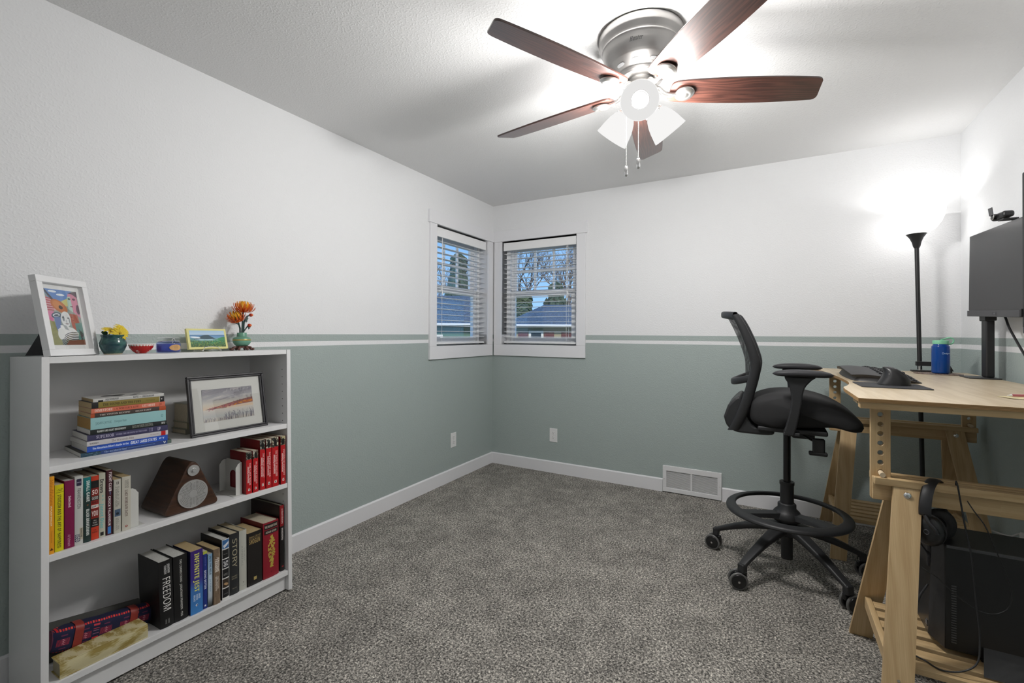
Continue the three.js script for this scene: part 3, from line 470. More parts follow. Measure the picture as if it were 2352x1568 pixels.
// lower shelf
const books3 = [ // u, left z, right z, height, depth, cover, page, hard, tilt, label, spine, print
  [.290, 2.852, 2.806, .252, .168, '#101011', whiteP, 1, .03, 'thick black hardcover with tall white lettering, leftmost of the upright books below', '#131314', (g, w, h) => { down(g, w, h, 'JONATHAN', .06, .20, .17, '#d8d8d6', { c: .70 }); down(g, w, h, 'FRANZEN', .07, .2, .17, '#d8d8d6', { c: .45 }); down(g, w, h, 'FREEDOM', .245, .76, .58, '#eceae6', { c: .52, b: '' }); down(g, w, h, 'FARRAR', .88, .95, .12, '#9a9a98', { c: .6 }); down(g, w, h, 'STRAUS', .88, .95, .12, '#9a9a98', { c: .4 }); }],
  [.289, 2.805, 2.756, .251, .165, '#0e0e0f', whiteP, 1, .02, 'black hardcover with one thin line of small white lettering', '#111112', (g, w, h) => { down(g, w, h, 'THE CORRECTIONS · JONATHAN FRANZEN · FSG', .06, .94, .15, '#cfcfca', { c: .5 }); }],
  [.293, 2.752, 2.706, .25, .14, '#20224e', tan, 0, 0, 'fat blue and violet paperback with yellow lettering', '#3f6fb0', (g, w, h) => { const q = g.createLinearGradient(0, 0, 0, h); q.addColorStop(0, '#3a2270'); q.addColorStop(.45, '#3a2f86'); q.addColorStop(.62, '#3f74b8'); q.addColorStop(1, '#3f86cc'); g.fillStyle = q; g.fillRect(0, 0, w, h); down(g, w, h, 'INFINITE JEST', .05, .66, .40, '#dfe06a', { c: .5, b: 'bold' }); down(g, w, h, 'DAVID', .70, .78, .14, '#dfe8f2', { c: .7 }); down(g, w, h, 'FOSTER', .70, .79, .14, '#dfe8f2', { c: .5 }); down(g, w, h, 'WALLACE', .70, .8, .14, '#dfe8f2', { c: .3 }); g.fillStyle = '#f0f0f0'; g.beginPath(); g.arc(w * .5, h * .87, w * .1, 0, 7); g.fill(); g.fillStyle = '#1b3a7a'; g.beginPath(); g.arc(w * .53, h * .872, w * .06, 0, 7); g.fill(); }],
  [.289, 2.704, 2.6875, .231, .135, '#1b2c74', cream, 0, 0, 'thin dark blue paperback with white capitals', '#1f3382', (g, w, h) => { box2(g, w, h, 0, 1, 0, .05, '#b9c24a'); down(g, w, h, 'EDITED BY', .1, .26, .24, '#7f8fc8', { b: '' }); down(g, w, h, 'BEING BETTER', .33, .66, .5, '#e4e8f0'); g.fillStyle = '#e9e9ee'; g.fillRect(w * .3, h * .93, w * .4, h * .03); }],
  [.292, 2.6865, 2.669, .214, .13, '#8fb0cc', cream, 0, 0, 'pale blue paperback between the dark blue and the brown book', '#a9c6de', (g, w, h) => { const q = g.createLinearGradient(0, 0, 0, h); q.addColorStop(0, '#7fa8cc'); q.addColorStop(.5, '#c3d6e4'); q.addColorStop(.82, '#b9c4cc'); q.addColorStop(1, '#2a2a28'); g.fillStyle = q; g.fillRect(0, 0, w, h); down(g, w, h, 'INTO THE WILD', .04, .40, .44, '#22364e', { c: .5 }); down(g, w, h, 'Jon Krakauer', .48, .72, .36, '#5d7fa0', { b: '', i: 1 }); }],
  [.297, 2.668, 2.641, .2255, .14, '#6b5a48', tan, 0, 0, 'brown paperback with white lettering right of the pale blue one', '#7a6754', (g, w, h) => { const q = rng(4); for (let k = 0; k < 40; k++) { g.fillStyle = ['#8b7862', '#5f4f40', '#a08c74'][k % 3]; g.globalAlpha = .5; g.fillRect(w * q(), h * q(), w * .3 * q(), h * .12 * q()); } g.globalAlpha = 1; down(g, w, h, 'JONATHAN', .16, .42, .3, '#efe9e0', { c: .66 }); down(g, w, h, 'FRANZEN', .18, .42, .3, '#efe9e0', { c: .34 }); down(g, w, h, 'THE TWENTY-', .5, .74, .2, '#e4ddd2', { c: .62, f: 'serif' }); down(g, w, h, 'SEVENTH CITY', .5, .76, .2, '#e4ddd2', { c: .36, f: 'serif' }); }],
  [.291, 2.633, 2.6, .25, .165, '#121214', whiteP, 1, 0, 'black hardcover with a column of small framed pictures on its spine', '#e3e2de', (g, w, h) => { box2(g, w, h, 0, .08, 0, 1, '#0f0f10'); const c = ['#3a6aa0', '#141416', '#1b1b22', '#131315', '#3a3028', '#141416']; c.forEach((k, i) => { const y = .012 + i * .162; box2(g, w, h, .12, .96, y, y + .145, k); }); g.fillStyle = '#d8dce4'; g.beginPath(); g.moveTo(w * .2, h * .1); g.lineTo(w * .9, h * .05); g.lineTo(w * .9, h * .09); g.lineTo(w * .3, h * .15); g.fill(); down(g, w, h, '56', .36, .46, .55, '#dcdcdc'); across(g, w, h, 'THE STORY', .25, .016, '#9a9a98', { w: .5 }); across(g, w, h, 'NOW IN', .58, .016, '#b5b5b0', { w: .5 }); across(g, w, h, 'A FILM', .60, .016, '#b5b5b0', { w: .5 }); g.fillStyle = '#b89468'; g.beginPath(); g.ellipse(w * .55, h * .75, w * .3, h * .02, .4, 0, 7); g.fill(); across(g, w, h, 'CRITERION', .91, .016, '#8a8a88', { w: .5 }); }],
  [.286, 2.597, 2.557, .2585, .17, '#1b1c1d', '#c9bda2', 1, 0, 'charcoal hardcover with wide pale gold capitals', '#26282a', (g, w, h) => { down(g, w, h, 'STORY', .085, .56, .52, '#b3aa8c', { b: '', c: .52 }); across(g, w, h, 'ROBERT', .705, .03, '#9a9278', { w: .6 }); across(g, w, h, 'MCKEE', .74, .03, '#9a9278', { w: .6 }); across(g, w, h, 'REGAN', .9, .022, '#8a836c', { w: .5 }); }],
  [.284, 2.555, 2.522, .257, .172, '#a8a79c', '#c6b795', 1, 0, 'pale grey hardcover right of the charcoal one', '#babab0', (g, w, h) => { down(g, w, h, 'A SPIREFALL', .26, .60, .22, '#8a8a84', { f: 'serif', c: .36, b: '' }); down(g, w, h, 'THOMAS', .30, .52, .18, '#8a8a84', { f: 'serif', c: .66, b: '' }); across(g, w, h, 'Y', .87, .03, '#5a5a56', { w: .2 }); across(g, w, h, '. . .', .92, .03, '#5a5a56', { w: .5 }); }],
  [.2855, 2.521, 2.455, .233, .15, '#15110f', tan, 0, 0, 'broad black paperback with gold block lettering', '#181412', (g, w, h) => { across(g, w, h, 'James Clavell', .085, .045, '#a98f5c', { i: 1, f: 'serif' }); across(g, w, h, 'SHOGUN', .175, .12, '#b0965f', { w: .78 }); box2(g, w, h, .12, .9, .115, .12, '#a98f5c'); box2(g, w, h, .42, .62, .85, .91, '#b5a060'); }],
  [.2895, 2.451, 2.375, .2525, .18, '#6d0f1c', cream, 1, 0, 'very thick crimson hardcover with a gold ragged figure on its spine', '#8c1526', (g, w, h) => { box2(g, w, h, .08, .95, .03, .125, '#17100f'); across(g, w, h, 'THE INSTRUCTIONS', .082, .055, '#cfc6b4', { w: .78 }); box2(g, w, h, .08, .95, .14, .215, '#17100f'); across(g, w, h, 'ADAM LEVIN', .18, .045, '#cfc6b4', { w: .68 }); const q = rng(17); g.fillStyle = '#b5a142'; for (let k = 0; k < 150; k++) { const y = q(), r = .07 + .16 * Math.sin(Math.PI * Math.min(1, y * 1.15)); g.beginPath(); g.ellipse(w * (.52 + (q() - .5) * 2 * r), h * (.26 + .55 * y), w * (.02 + .045 * q()), h * (.006 + .016 * q()), q() * 3, 0, 7); g.fill(); } g.fillStyle = '#3d2a12'; for (let k = 0; k < 34; k++) { const y = .3 + .6 * q(); g.beginPath(); g.ellipse(w * (.52 + (q() - .5) * .32), h * (.26 + .55 * y), w * .012, h * .009, q() * 3, 0, 7); g.fill(); } across(g, w, h, 'M', .90, .03, '#4a0a12', { w: .08 }); }],
  [.285, 2.366, 2.344, .307, .234, '#241212', '#a9ab94', 1, 0, 'tall thin black book with a red top, last against the right side below', '#150f0f', (g, w, h) => { box2(g, w, h, 0, 1, 0, .32, '#8e141b'); down(g, w, h, 'A Short History', .05, .28, .35, '#e9d9d4', { f: 'serif' }); down(g, w, h, 'VANISHING', .345, .53, .42, '#e2dcd8', { c: .5 }); g.fillStyle = '#a03030'; g.fillRect(w * .3, h * .92, w * .5, h * .02); }],
];
for (const [u, zl, zr, h, d, cover, page, hard, tilt, label, bg, draw] of books3)
  makeBook(shelfThing('book', label, 'book', u, SH[2] + .0006 + tilt * (zl - zr) / 2, (zl + zr) / 2, { pitch: tilt, group: 'books standing on the lowest shelf' }), zl - zr - .001, h, d, cover, spineTex(zl - zr, h, bg, draw), page, { hard });
// the stack lying on the top shelf, bottom first
const stack = [ // v0, v1, left z, right z, depth, cover, page, label, spine, print
  [.785, .7995, 3.067, 2.803, .222, '#33332f', whiteP, 'dark blue book at the bottom of the lying stack', '#28407c', (g, w, h) => { const q = rng(8); box2(g, w, h, 0, 1, 0, .2, '#2c4a5c'); for (let k = 0; k < 30; k++) { g.fillStyle = ['#6f8c98', '#1d2f3c', '#45697a'][k % 3]; g.fillRect(w * q(), h * .2 * q(), w * .3 * q(), h * .04 * q()); } box2(g, w, h, .96, 1, .2, .9, '#d6dadc'); down(g, w, h, 'The Accidental Reef', .235, .48, .5, '#b8cbe4', { f: 'serif', b: '' }); down(g, w, h, 'AND OTHER ECOLOGICAL ODYSSEYS IN THE GREAT LAKES', .49, .8, .26, '#7f9cc8'); box2(g, w, h, 0, 1, .95, 1, '#5a6a62'); down(g, w, h, 'V', .90, .93, .6, '#e4e4e0'); }],
  [.7996, .8205, 3.052, 2.816, .195, '#2450b0', whiteP, 'bright blue paperback, second from the bottom of the lying stack', '#2552b8', (g, w, h) => { down(g, w, h, "The Mountain Biker's Guide to the", .06, .49, .34, '#e6ecf6', { c: .5 }); down(g, w, h, 'GREAT LAKES STATES', .51, .85, .52, '#f2f4f8', { c: .5 }); down(g, w, h, 'FT', .88, .96, .3, '#d6deee'); }],
  [.8206, .8375, 3.053, 2.815, .2, '#b5b2b4', whiteP, 'white paperback with a red square, third from the bottom of the lying stack', '#c9c6c9', (g, w, h) => { down(g, w, h, 'McKENNEY', .03, .13, .28, '#4a4648'); down(g, w, h, 'The Wisconsin Idea', .28, .55, .46, '#5a4a48', { f: 'serif', b: '' }); down(g, w, h, 'WISCONSIN PRESS', .76, .88, .2, '#8a6a68', { b: '' }); box2(g, w, h, 0, 1, .905, .965, '#c01818'); }],
  [.8376, .859, 3.051, 2.816, .198, '#332f4e', whiteP, 'slate violet paperback with pale capitals in the lying stack', '#3d3a5c', (g, w, h) => { down(g, w, h, 'SUPERIOR', .10, .31, .5, '#d2cfe0', { f: 'serif', b: '' }); down(g, w, h, 'UNDER THE SHADOW OF THE GODS', .33, .72, .26, '#b3b0c6', { f: 'serif' }); down(g, w, h, 'III', .75, .80, .6, '#a9a6be', { b: '' }); down(g, w, h, 'LSP', .86, .9, .6, '#d2cfe0'); }],
  [.8591, .8765, 3.044, 2.819, .163, '#181b1c', whiteP, 'black paperback under the thick pale blue one', '#1c2223', (g, w, h) => { const q = rng(9); for (let k = 0; k < 40; k++) { g.fillStyle = ['#2e3a38', '#121616', '#46504c'][k % 3]; g.globalAlpha = .6; g.fillRect(w * q(), h * (.4 + .6 * q()), w * .4 * q(), h * .06 * q()); } g.globalAlpha = 1; down(g, w, h, 'RANDY AND KURT DOUGHERTY', .08, .44, .42, '#dfe2de'); down(g, w, h, 'MOUNTAIN BIKING', .52, .8, .62, '#8f8f84'); down(g, w, h, 'NV', .92, .97, .5, '#e0e0dc'); }],
  [.8766, .9175, 3.044, 2.823, .155, '#7fb3b5', '#b08a4c', 'thick pale blue paperback in the lying stack', '#97c4c6', (g, w, h) => { down(g, w, h, 'JAMES JOYCE', .06, .26, .2, '#4d6f74', { f: 'serif', b: '', c: .5 }); down(g, w, h, 'Finnegans Wake', .29, .45, .18, '#4d6f74', { f: 'serif', b: '', i: 1, c: .5 }); g.strokeStyle = '#4d7f84'; g.lineWidth = 3; g.beginPath(); g.ellipse(w * .5, h * .945, w * .12, h * .012, 0, 0, 7); g.stroke(); }],
  [.9176, .933, 3.043, 2.823, .155, '#3a2c28', tan, 'dark brown paperback with orange ends in the lying stack', '#463a36', (g, w, h) => { box2(g, w, h, 0, 1, 0, .05, '#b4512c'); box2(g, w, h, 0, 1, .905, 1, '#b4512c'); down(g, w, h, 'THE VINTON REVIEW', .11, .50, .36, '#d8cfc6', { f: 'serif' }); down(g, w, h, 'OSCAR HARDY', .57, .79, .36, '#d8cfc6', { f: 'serif' }); }],
  [.9331, .9505, 3.042, 2.826, .155, '#c0654c', tan, 'salmon paperback in the lying stack', '#d67258', (g, w, h) => { down(g, w, h, 'DIMESTORE', .04, .27, .5, '#f4ddd2', { f: 'serif' }); down(g, w, h, ": A WRITER'S LIFE :", .29, .64, .4, '#6a2418', { f: 'serif' }); down(g, w, h, 'LEE SMITH', .67, .85, .5, '#f4ddd2', { f: 'serif' }); down(g, w, h, 'QII', .91, .95, .5, '#8a3020', { f: 'serif' }); }],
  [.9506, .9715, 3.042, 2.829, .15, '#1d1a1a', tan, 'gold spined paperback with black ends in the lying stack', '#8a7a38', (g, w, h) => { box2(g, w, h, 0, 1, 0, .085, '#1d1a1c'); box2(g, w, h, 0, 1, .935, 1, '#1d1a1c'); box2(g, w, h, 0, 1, .925, .935, '#c9c2a0'); down(g, w, h, 'THE SOUND AND THE FURY', .14, .66, .40, '#2c240c', { f: 'serif' }); down(g, w, h, 'FAULKNER', .73, .86, .26, '#5a4c1c', { f: 'serif', b: '' }); g.fillStyle = '#d9d4cc'; g.fillRect(w * .4, h * .955, w * .25, h * .015); }],
  [.9716, .9832, 3.037, 2.83, .148, '#bdbcb8', tan, 'thin white paperback on top of the lying stack', '#cbcac6', (g, w, h) => { box2(g, w, h, 0, .5, .065, .13, '#1d1d1d'); down(g, w, h, 'DOSTOYEVSKY', .16, .34, .56, '#26262a'); down(g, w, h, 'A NEW TRANSLATION', .35, .52, .2, '#8a8a88', { b: '' }); down(g, w, h, 'NOTES', .54, .62, .56, '#26262a'); down(g, w, h, 'from', .63, .66, .3, '#5a5a58'); down(g, w, h, 'UNDERGROUND', .67, .85, .56, '#26262a'); }],
];
const coverArt = canvasTex(400, 560, (g, w, h) => { g.fillStyle = '#cbcac6'; g.fillRect(0, 0, w, h); g.fillStyle = '#1d1c1c'; for (const [x, y, a, b, r] of [[.62, .3, .16, .1, .4], [.45, .38, .2, .07, -.3], [.66, .45, .1, .1, 0], [.3, .6, .1, .05, .6], [.72, .74, .08, .05, -.4]]) { g.beginPath(); g.ellipse(w * x, h * y, w * a, h * b, r, 0, 7); g.fill(); } });
stack.forEach(([v0, v1, zl, zr, d, cover, page, label, bg, draw], i) => {
  const yaw = -.085 + .012 * ((i * 7) % 3 - 1), g = shelfThing('book', label, 'book', .262 + .0005 * i, (v0 + v1) / 2, zr, { pitch: Math.PI / 2, yaw, group: 'books lying in a stack' });
  makeBook(g, v1 - v0 - .0002, zl - zr, d, cover, spineTex(v1 - v0, zl - zr, bg, draw), page, { bulge: .0005, front: i === 9 ? coverArt : null });
});
// pale volumes behind the dark picture frame
[[.785, .8065, .02], [.8066, .835, 0], [.8351, .915, -.004]].forEach(([a, b, o], i) => {
  const g = shelfThing('book', ['bottom pale volume behind the dark framed picture', 'middle pale volume behind the dark framed picture', 'thick cream volume on top of the pair behind the dark framed picture'][i], 'book', .135, (a + b) / 2, 2.52, { pitch: Math.PI / 2, group: 'pale volumes behind the framed picture' });
  makeBook(g, b - a - .0003, .168 + o * .3, .12, ['#8f8f84', '#9b9a82', '#a3a394'][i], spineTex(b - a, .17, ['#98988c', '#a09f86', '#a9a99a'][i], (c, w, h) => { if (i) box2(c, w, h, .2, .8, .7, .95, '#a89c3c'); }), cream, { hard: 1, bulge: .001 });
});
// ---------------------------------------------------------------- other things in the bookcase
function roundPoly(pts, rs) {
  const s = new THREE.Shape(), n = pts.length;
  pts.forEach((p, i) => {
    const a = pts[(i + n - 1) % n], b = pts[(i + 1) % n], r = rs[i], A = new THREE.Vector2(a[0] - p[0], a[1] - p[1]).normalize(), B = new THREE.Vector2(b[0] - p[0], b[1] - p[1]).normalize();
    const half = Math.acos(clamp(A.dot(B), -1, 1)) / 2, d = r / Math.tan(half), s0 = [p[0] + A.x * d, p[1] + A.y * d], s1 = [p[0] + B.x * d, p[1] + B.y * d];
    if (i) s.lineTo(...s0); else s.moveTo(...s0);
    const k = .5523 * 1.35 * (1 - half / Math.PI); s.bezierCurveTo(s0[0] - A.x * d * k, s0[1] - A.y * d * k, s1[0] - B.x * d * k, s1[1] - B.y * d * k, ...s1);
  }); s.closePath(); return s;
}
const bookendM = M([.62, .62, .59], .45);
function makeBookend(label, z, dir) {
  const g = shelfThing('bookend', label, 'bookend', 0, SH[1] + .0006, z, { group: 'metal bookends' });
  const s = poly([[.135, 0], [.265, 0], [.265, .132], [.25, .145], [.15, .145], [.135, .132]]), h = new THREE.Path();
  h.moveTo(.172, .02); h.lineTo(.228, .02); h.lineTo(.228, .07); h.absarc(.2, .07, .028, 0, Math.PI); h.closePath(); s.holes.push(h);
  part('upright_plate', extrude(s, .0014).translate(0, 0, -.0007), bookendM, g);
  const fl = poly([[0, 0], [.026, 0], [.026, .12], [.019, .128], [.019, .132], [.008, .1395], [0, .1395]].map(([a, b]) => [a * dir, b]));
  for (const u of [.135, .2636]) part('flange', extrude(fl, .0014).rotateY(-Math.PI / 2).translate(u + .0014, 0, 0), bookendM, g);
  part('base_plate', bx(.135, .275, 0, .0012, Math.min(0, dir * .042), Math.max(0, dir * .042)), bookendM, g);
}
makeBookend('white metal bookend beside the row of mixed paperbacks', 2.9375, -1);
makeBookend('white metal bookend with an arched cut-out beside the red paperbacks', 2.5325, 1);
{ // walnut radio
  const g = shelfThing('radio', 'triangular walnut radio with a round silver speaker grille', 'radio', .082, SH[1] + .001, 2.738);
  const wood = M('#ffffff', .42, { map: withRep(woodTex(70, [.19, .115, .075], [.30, .185, .115], 7), 3, 6) });
  const sh = roundPoly([[-.104, 0], [.104, 0], [.002, .222]], [.016, .016, .03]);
  part('case', grainUV(extrude(sh, .2, .006, 3, 10).rotateY(Math.PI / 2), 0), wood, g);
  const silver = M([.62, .62, .62], .38, { metalness: .7 }), dsk = (r, t) => new THREE.CylinderGeometry(r, r, t, 48).rotateZ(Math.PI / 2);
  const kn = part('dial', dsk(.0215, .005).translate(.2025, .158, -.002), silver, g);
  part('dial_ring', new THREE.TorusGeometry(.0085, .0016, 8, 24).rotateY(Math.PI / 2).translate(.2055, .158, -.002), silver, kn);
  part('dial_knob', dsk(.0065, .007).translate(.2055, .158, -.002), silver, kn);
  const gr = part('speaker_grille', dsk(.0545, .005).translate(.2025, .0655, 0), silver, g);
  const hl = [];
  for (let r = 0; r < 7; r++) { const R = .017 + r * .0052, n = 20 + r * 6; for (let k = 0; k < n; k++) { const a = (k + (r % 2) * .5) / n * 6.28318; if (r > 4 && [0, 1.57, 3.14, 4.71].some((q) => Math.abs(((a - q + 3.1416 + 6.2832) % 6.2832) - 3.1416) < .12)) continue; hl.push(bx(-.0002, .0002, -.0006, .0006, -.0016, .0016).rotateX(-a).translate(.2052, .0655 + Math.cos(a) * 0 + Math.sin(a) * R, Math.cos(a) * R)); } }
  part('perforations', merge(hl), M([.03, .03, .03], .7), gr).userData.kind = 'stuff';
  part('grille_cap', dsk(.0135, .0062).translate(.2028, .0655, 0), silver, gr);
}
{ // ivory volume and patterned pouch at the lower left
  const iv = (() => { const a = noise2(6, 71), b = noise2(24, 72); return dataTex(256, 256, (u, v) => { const k = smooth(-.2, .6, a(u, v * .5) + .4 * b(u, v)); return [lerp(.80, .60, k), lerp(.76, .52, k), lerp(.60, .27, k)]; }, true, 3, 12); })();
  const g = shelfThing('book', 'mottled ivory and ochre volume lying at the front of the lowest shelf', 'book', .296, SH[2] + .0005, 2.895, { group: 'books lying on the lowest shelf' }), m = M('#ffffff', .5, { map: iv });
  const sp = grid(10, 1, (u, v) => { const a = (u - .5) * 1.5; return [-.014 + .014 * Math.cos(a) / 1, .0245 + .0245 * Math.sin(a) / Math.sin(.75), v * .24]; });
  part('spine', boxUV(sp), m, g);
  part('cover', boxUV(merge(rb(-.075, -.002, .046, .049, 0, .24, .001), rb(-.075, -.002, 0, .003, 0, .24, .001))), m, g);
  part('page_block', bx(-.073, -.006, .003, .046, .004, .236), pages('#a9a288'), g);
  const n = shelfThing('notebook', 'dark grey notebook propped behind the patterned pouch', 'notebook', .14, SH[2] + .0008, 2.86, { pitch: 0 });
  part('cover', hexa([[-.012, 0, 0], [-.012, 0, .28], [.02, 0, .28], [.02, 0, 0], [-.012, .082, 0], [-.012, .128, .28], [.004, .128, .28], [.004, .082, 0]].map(([x, y, z]) => [x, y, z])), M([.07, .07, .065], .7), n);
  const cloth = canvasTex(1024, 320, (c, w, h) => { // woven print
    c.fillStyle = '#171a3c'; c.fillRect(0, 0, w, h);
    for (let x = 0; x < w; x += 26) { c.fillStyle = x % 52 ? '#c8202c' : '#e04a3c'; c.fillRect(x, h * .03, 17, h * .07); c.fillRect(x + 5, h * .90, 15, h * .06); }
    for (let i = 0; i < 5; i++) { const x = i * 205 + 40; c.fillStyle = '#a3273c'; for (let k = 0; k < 12; k++) { c.fillRect(x + k * 10, h * .40, 5, h * .28); } c.fillStyle = '#d8909c'; for (let k = 0; k < 6; k++) c.fillRect(x + 46 + (k % 2) * 12, h * (.42 + k * .04), 18, h * .022); c.fillStyle = '#6a2a4c'; c.fillRect(x + 30, h * .24, 60, h * .05); c.fillRect(x + 30, h * .77, 60, h * .04); if (i % 2) { c.fillStyle = '#c23a48'; c.fillRect(x + 130, h * .16, 62, h * .08); c.fillRect(x + 130, h * .34, 62, h * .025); c.fillStyle = '#8a5a78'; c.fillRect(x + 130, h * .42, 62, h * .03); c.fillRect(x + 130, h * .55, 62, h * .03); c.fillStyle = '#d22836'; c.fillRect(x + 130, h * .70, 62, h * .12); } }
  });
  const p = shelfThing('cloth_pouch', 'red and navy woven pouch with two red leather straps on the lowest shelf', 'pouch', .191, SH[2] + .0385, 2.848, { pitch: -.172 });
  const tubeG = grid(28, 24, (u, v) => { const a = u * 6.28318, e = 1 - Math.pow(Math.abs(2 * v - 1), 14) * .25, k = 1 + .03 * Math.sin(v * 31) * Math.sin(a * 2 + 3); return [Math.sign(Math.cos(a)) * Math.pow(Math.abs(Math.cos(a)), .55) * .029 * e * k, Math.sign(Math.sin(a)) * Math.pow(Math.abs(Math.sin(a)), .55) * .0385 * e * k, v * .288]; }, true);
  { const uv = tubeG.attributes.uv, ps = tubeG.attributes.position; for (let i = 0; i < uv.count; i++) uv.setXY(i, 1 - ps.getZ(i) / .288, (ps.getY(i) + .0385) / .077); }
  part('cloth', tubeG, M('#ffffff', .85, { map: cloth, side: THREE.DoubleSide }), p);
  const caps = [0, .288].map((z) => new THREE.CylinderGeometry(.0275, .0275, .003, 24).rotateX(Math.PI / 2).scale(.92, 1.25, 1).translate(0, 0, z)); part('cloth_end', merge(caps), M([.1, .02, .05], .85), p);
  const strap = grid(28, 1, (u, v) => { const a = u * 6.28318; return [Math.sign(Math.cos(a)) * Math.pow(Math.abs(Math.cos(a)), .5) * .0312, Math.sign(Math.sin(a)) * Math.pow(Math.abs(Math.sin(a)), .5) * .0408, (v - .5) * .024]; }, true);
  for (const z of [.064, .222]) part('leather_strap', strap, M([.27, .03, .022], .5, { side: THREE.DoubleSide }), p).position.z = z;
}
function frameRing(w, h, b, t, r = .002) { return merge(rb(-t, 0, 0, b, -w / 2, w / 2, r), rb(-t, 0, h - b, h, -w / 2, w / 2, r), rb(-t, 0, b, h - b, -w / 2, -w / 2 + b, r), rb(-t, 0, b, h - b, w / 2 - b, w / 2, r)); }
const sheet = (w, h, x, y0, tex) => { const g = new THREE.PlaneGeometry(w, h).rotateY(Math.PI / 2).translate(x, y0 + h / 2, 0); return g; };
{ // dark frame with a lake watercolour
  const g = shelfThing('framed_picture', 'dark framed lake watercolour leaning on the top shelf', 'picture', .254, SH[0] + .0006, 2.564, { lean: .17, yaw: -.02 });
  const fm = M([.035, .034, .038], .38), w = .322, h = .253;
  part('frame', merge(frameRing(w, h, .009, .016, .003), frameRing(w - .018, h - .018, .008, .012, .003).translate(-.003, .009, 0)), fm, g);
  part('backing', bx(-.016, -.0125, .004, h - .004, -w / 2 + .004, w / 2 - .004), M([.1, .09, .08], .8), g);
  part('mat_board', sheet(w - .03, h - .03, -.0115, .015), M([.60, .60, .565], .8), g);
  const art = canvasTex(640, 420, (c, W0, H0) => {
    const q = rng(33); let s = c.createLinearGradient(0, 0, 0, H0); s.addColorStop(0, '#6d6a72'); s.addColorStop(.28, '#9a989c'); s.addColorStop(.45, '#c5c0b4'); s.addColorStop(.62, '#d6bfa4'); s.addColorStop(.64, '#cdc6bc'); s.addColorStop(.85, '#b2b4b2'); s.addColorStop(1, '#c4bcae'); c.fillStyle = s; c.fillRect(0, 0, W0, H0);
    for (let k = 0; k < 70; k++) { c.globalAlpha = .25; c.fillStyle = ['#5c5a64', '#7e7c84', '#b3b0ae', '#d6cfc2'][k % 4]; c.beginPath(); c.ellipse(W0 * q(), H0 * .36 * q(), W0 * .14 * q() + 14, H0 * .03 * q() + 4, -.2, 0, 7); c.fill(); }
    c.globalAlpha = .9; c.strokeStyle = '#cfcbc6'; c.lineWidth = 3; for (let k = 0; k < 7; k++) { c.beginPath(); c.moveTo(W0 * (.5 + .07 * k), H0 * .02); c.lineTo(W0 * (.48 + .07 * k), H0 * .1); c.stroke(); }
    c.globalAlpha = 1; c.fillStyle = '#8a5a58'; c.beginPath(); c.moveTo(W0 * .07, H0 * .61); c.bezierCurveTo(W0 * .3, H0 * .56, W0 * .55, H0 * .44, W0, H0 * .36); c.lineTo(W0, H0 * .53); c.bezierCurveTo(W0 * .6, H0 * .57, W0 * .3, H0 * .61, W0 * .07, H0 * .62); c.fill();
    for (let k = 0; k < 120; k++) { const x = .1 + .88 * q(); c.globalAlpha = .7; c.fillStyle = x > .6 ? ['#c47a2c', '#d08c34', '#b4622c'][k % 3] : ['#b4645c', '#8f4f60', '#c08a70'][k % 3]; c.beginPath(); c.ellipse(W0 * x, H0 * (.61 - .19 * x + .07 * q()), 12, 6, -.2, 0, 7); c.fill(); }
    c.globalAlpha = 1; c.strokeStyle = '#4a4238'; c.lineWidth = 2.5; for (let k = 0; k < 26; k++) { const x = .6 + .39 * q(), hh = x > .85 ? .14 : .07; c.beginPath(); c.moveTo(W0 * x, H0 * (.55 - .13 * x)); c.lineTo(W0 * x, H0 * (.55 - .13 * x - hh * (.5 + .5 * q()))); c.stroke(); }
    c.fillStyle = '#4a3d3a'; c.fillRect(W0 * .05, H0 * .612, W0 * .4, 4); c.strokeStyle = '#3a3640'; for (let k = 0; k < 150; k++) { const x = k < 60 ? q() * .55 : .4 + .6 * q(), b0 = 1.0, l = k < 60 ? .12 : .22 + .1 * x; c.lineWidth = 1 + 2.5 * q(); c.strokeStyle = ['#34303c', '#5a5464', '#74707c'][k % 3]; c.beginPath(); c.moveTo(W0 * x, H0 * b0); c.quadraticCurveTo(W0 * (x + .01), H0 * (b0 - l * .6), W0 * (x + .06 * (q() - .5)), H0 * (b0 - l * (.4 + .6 * q()))); c.stroke(); }
  });
  part('watercolour', sheet(.212, .138, -.0105, .055), M('#ffffff', .7, { map: art }), g);
  part('glazing', bx(-.0098, -.0088, .012, h - .012, -w / 2 + .012, w / 2 - .012), glassPane, g);
  part('strut', hexa([[-.11, .0205, -.03], [-.11, .0205, .03], [-.106, .0205, .03], [-.106, .0205, -.03], [-.02, .16, -.02], [-.02, .16, .02], [-.016, .16, .02], [-.016, .16, -.02]].map(([x, y, z]) => [x * Math.cos(.17) + y * Math.sin(.17) * .0, y * 1 + 0 * x, z])), fm, g).rotation.z = 0;
}
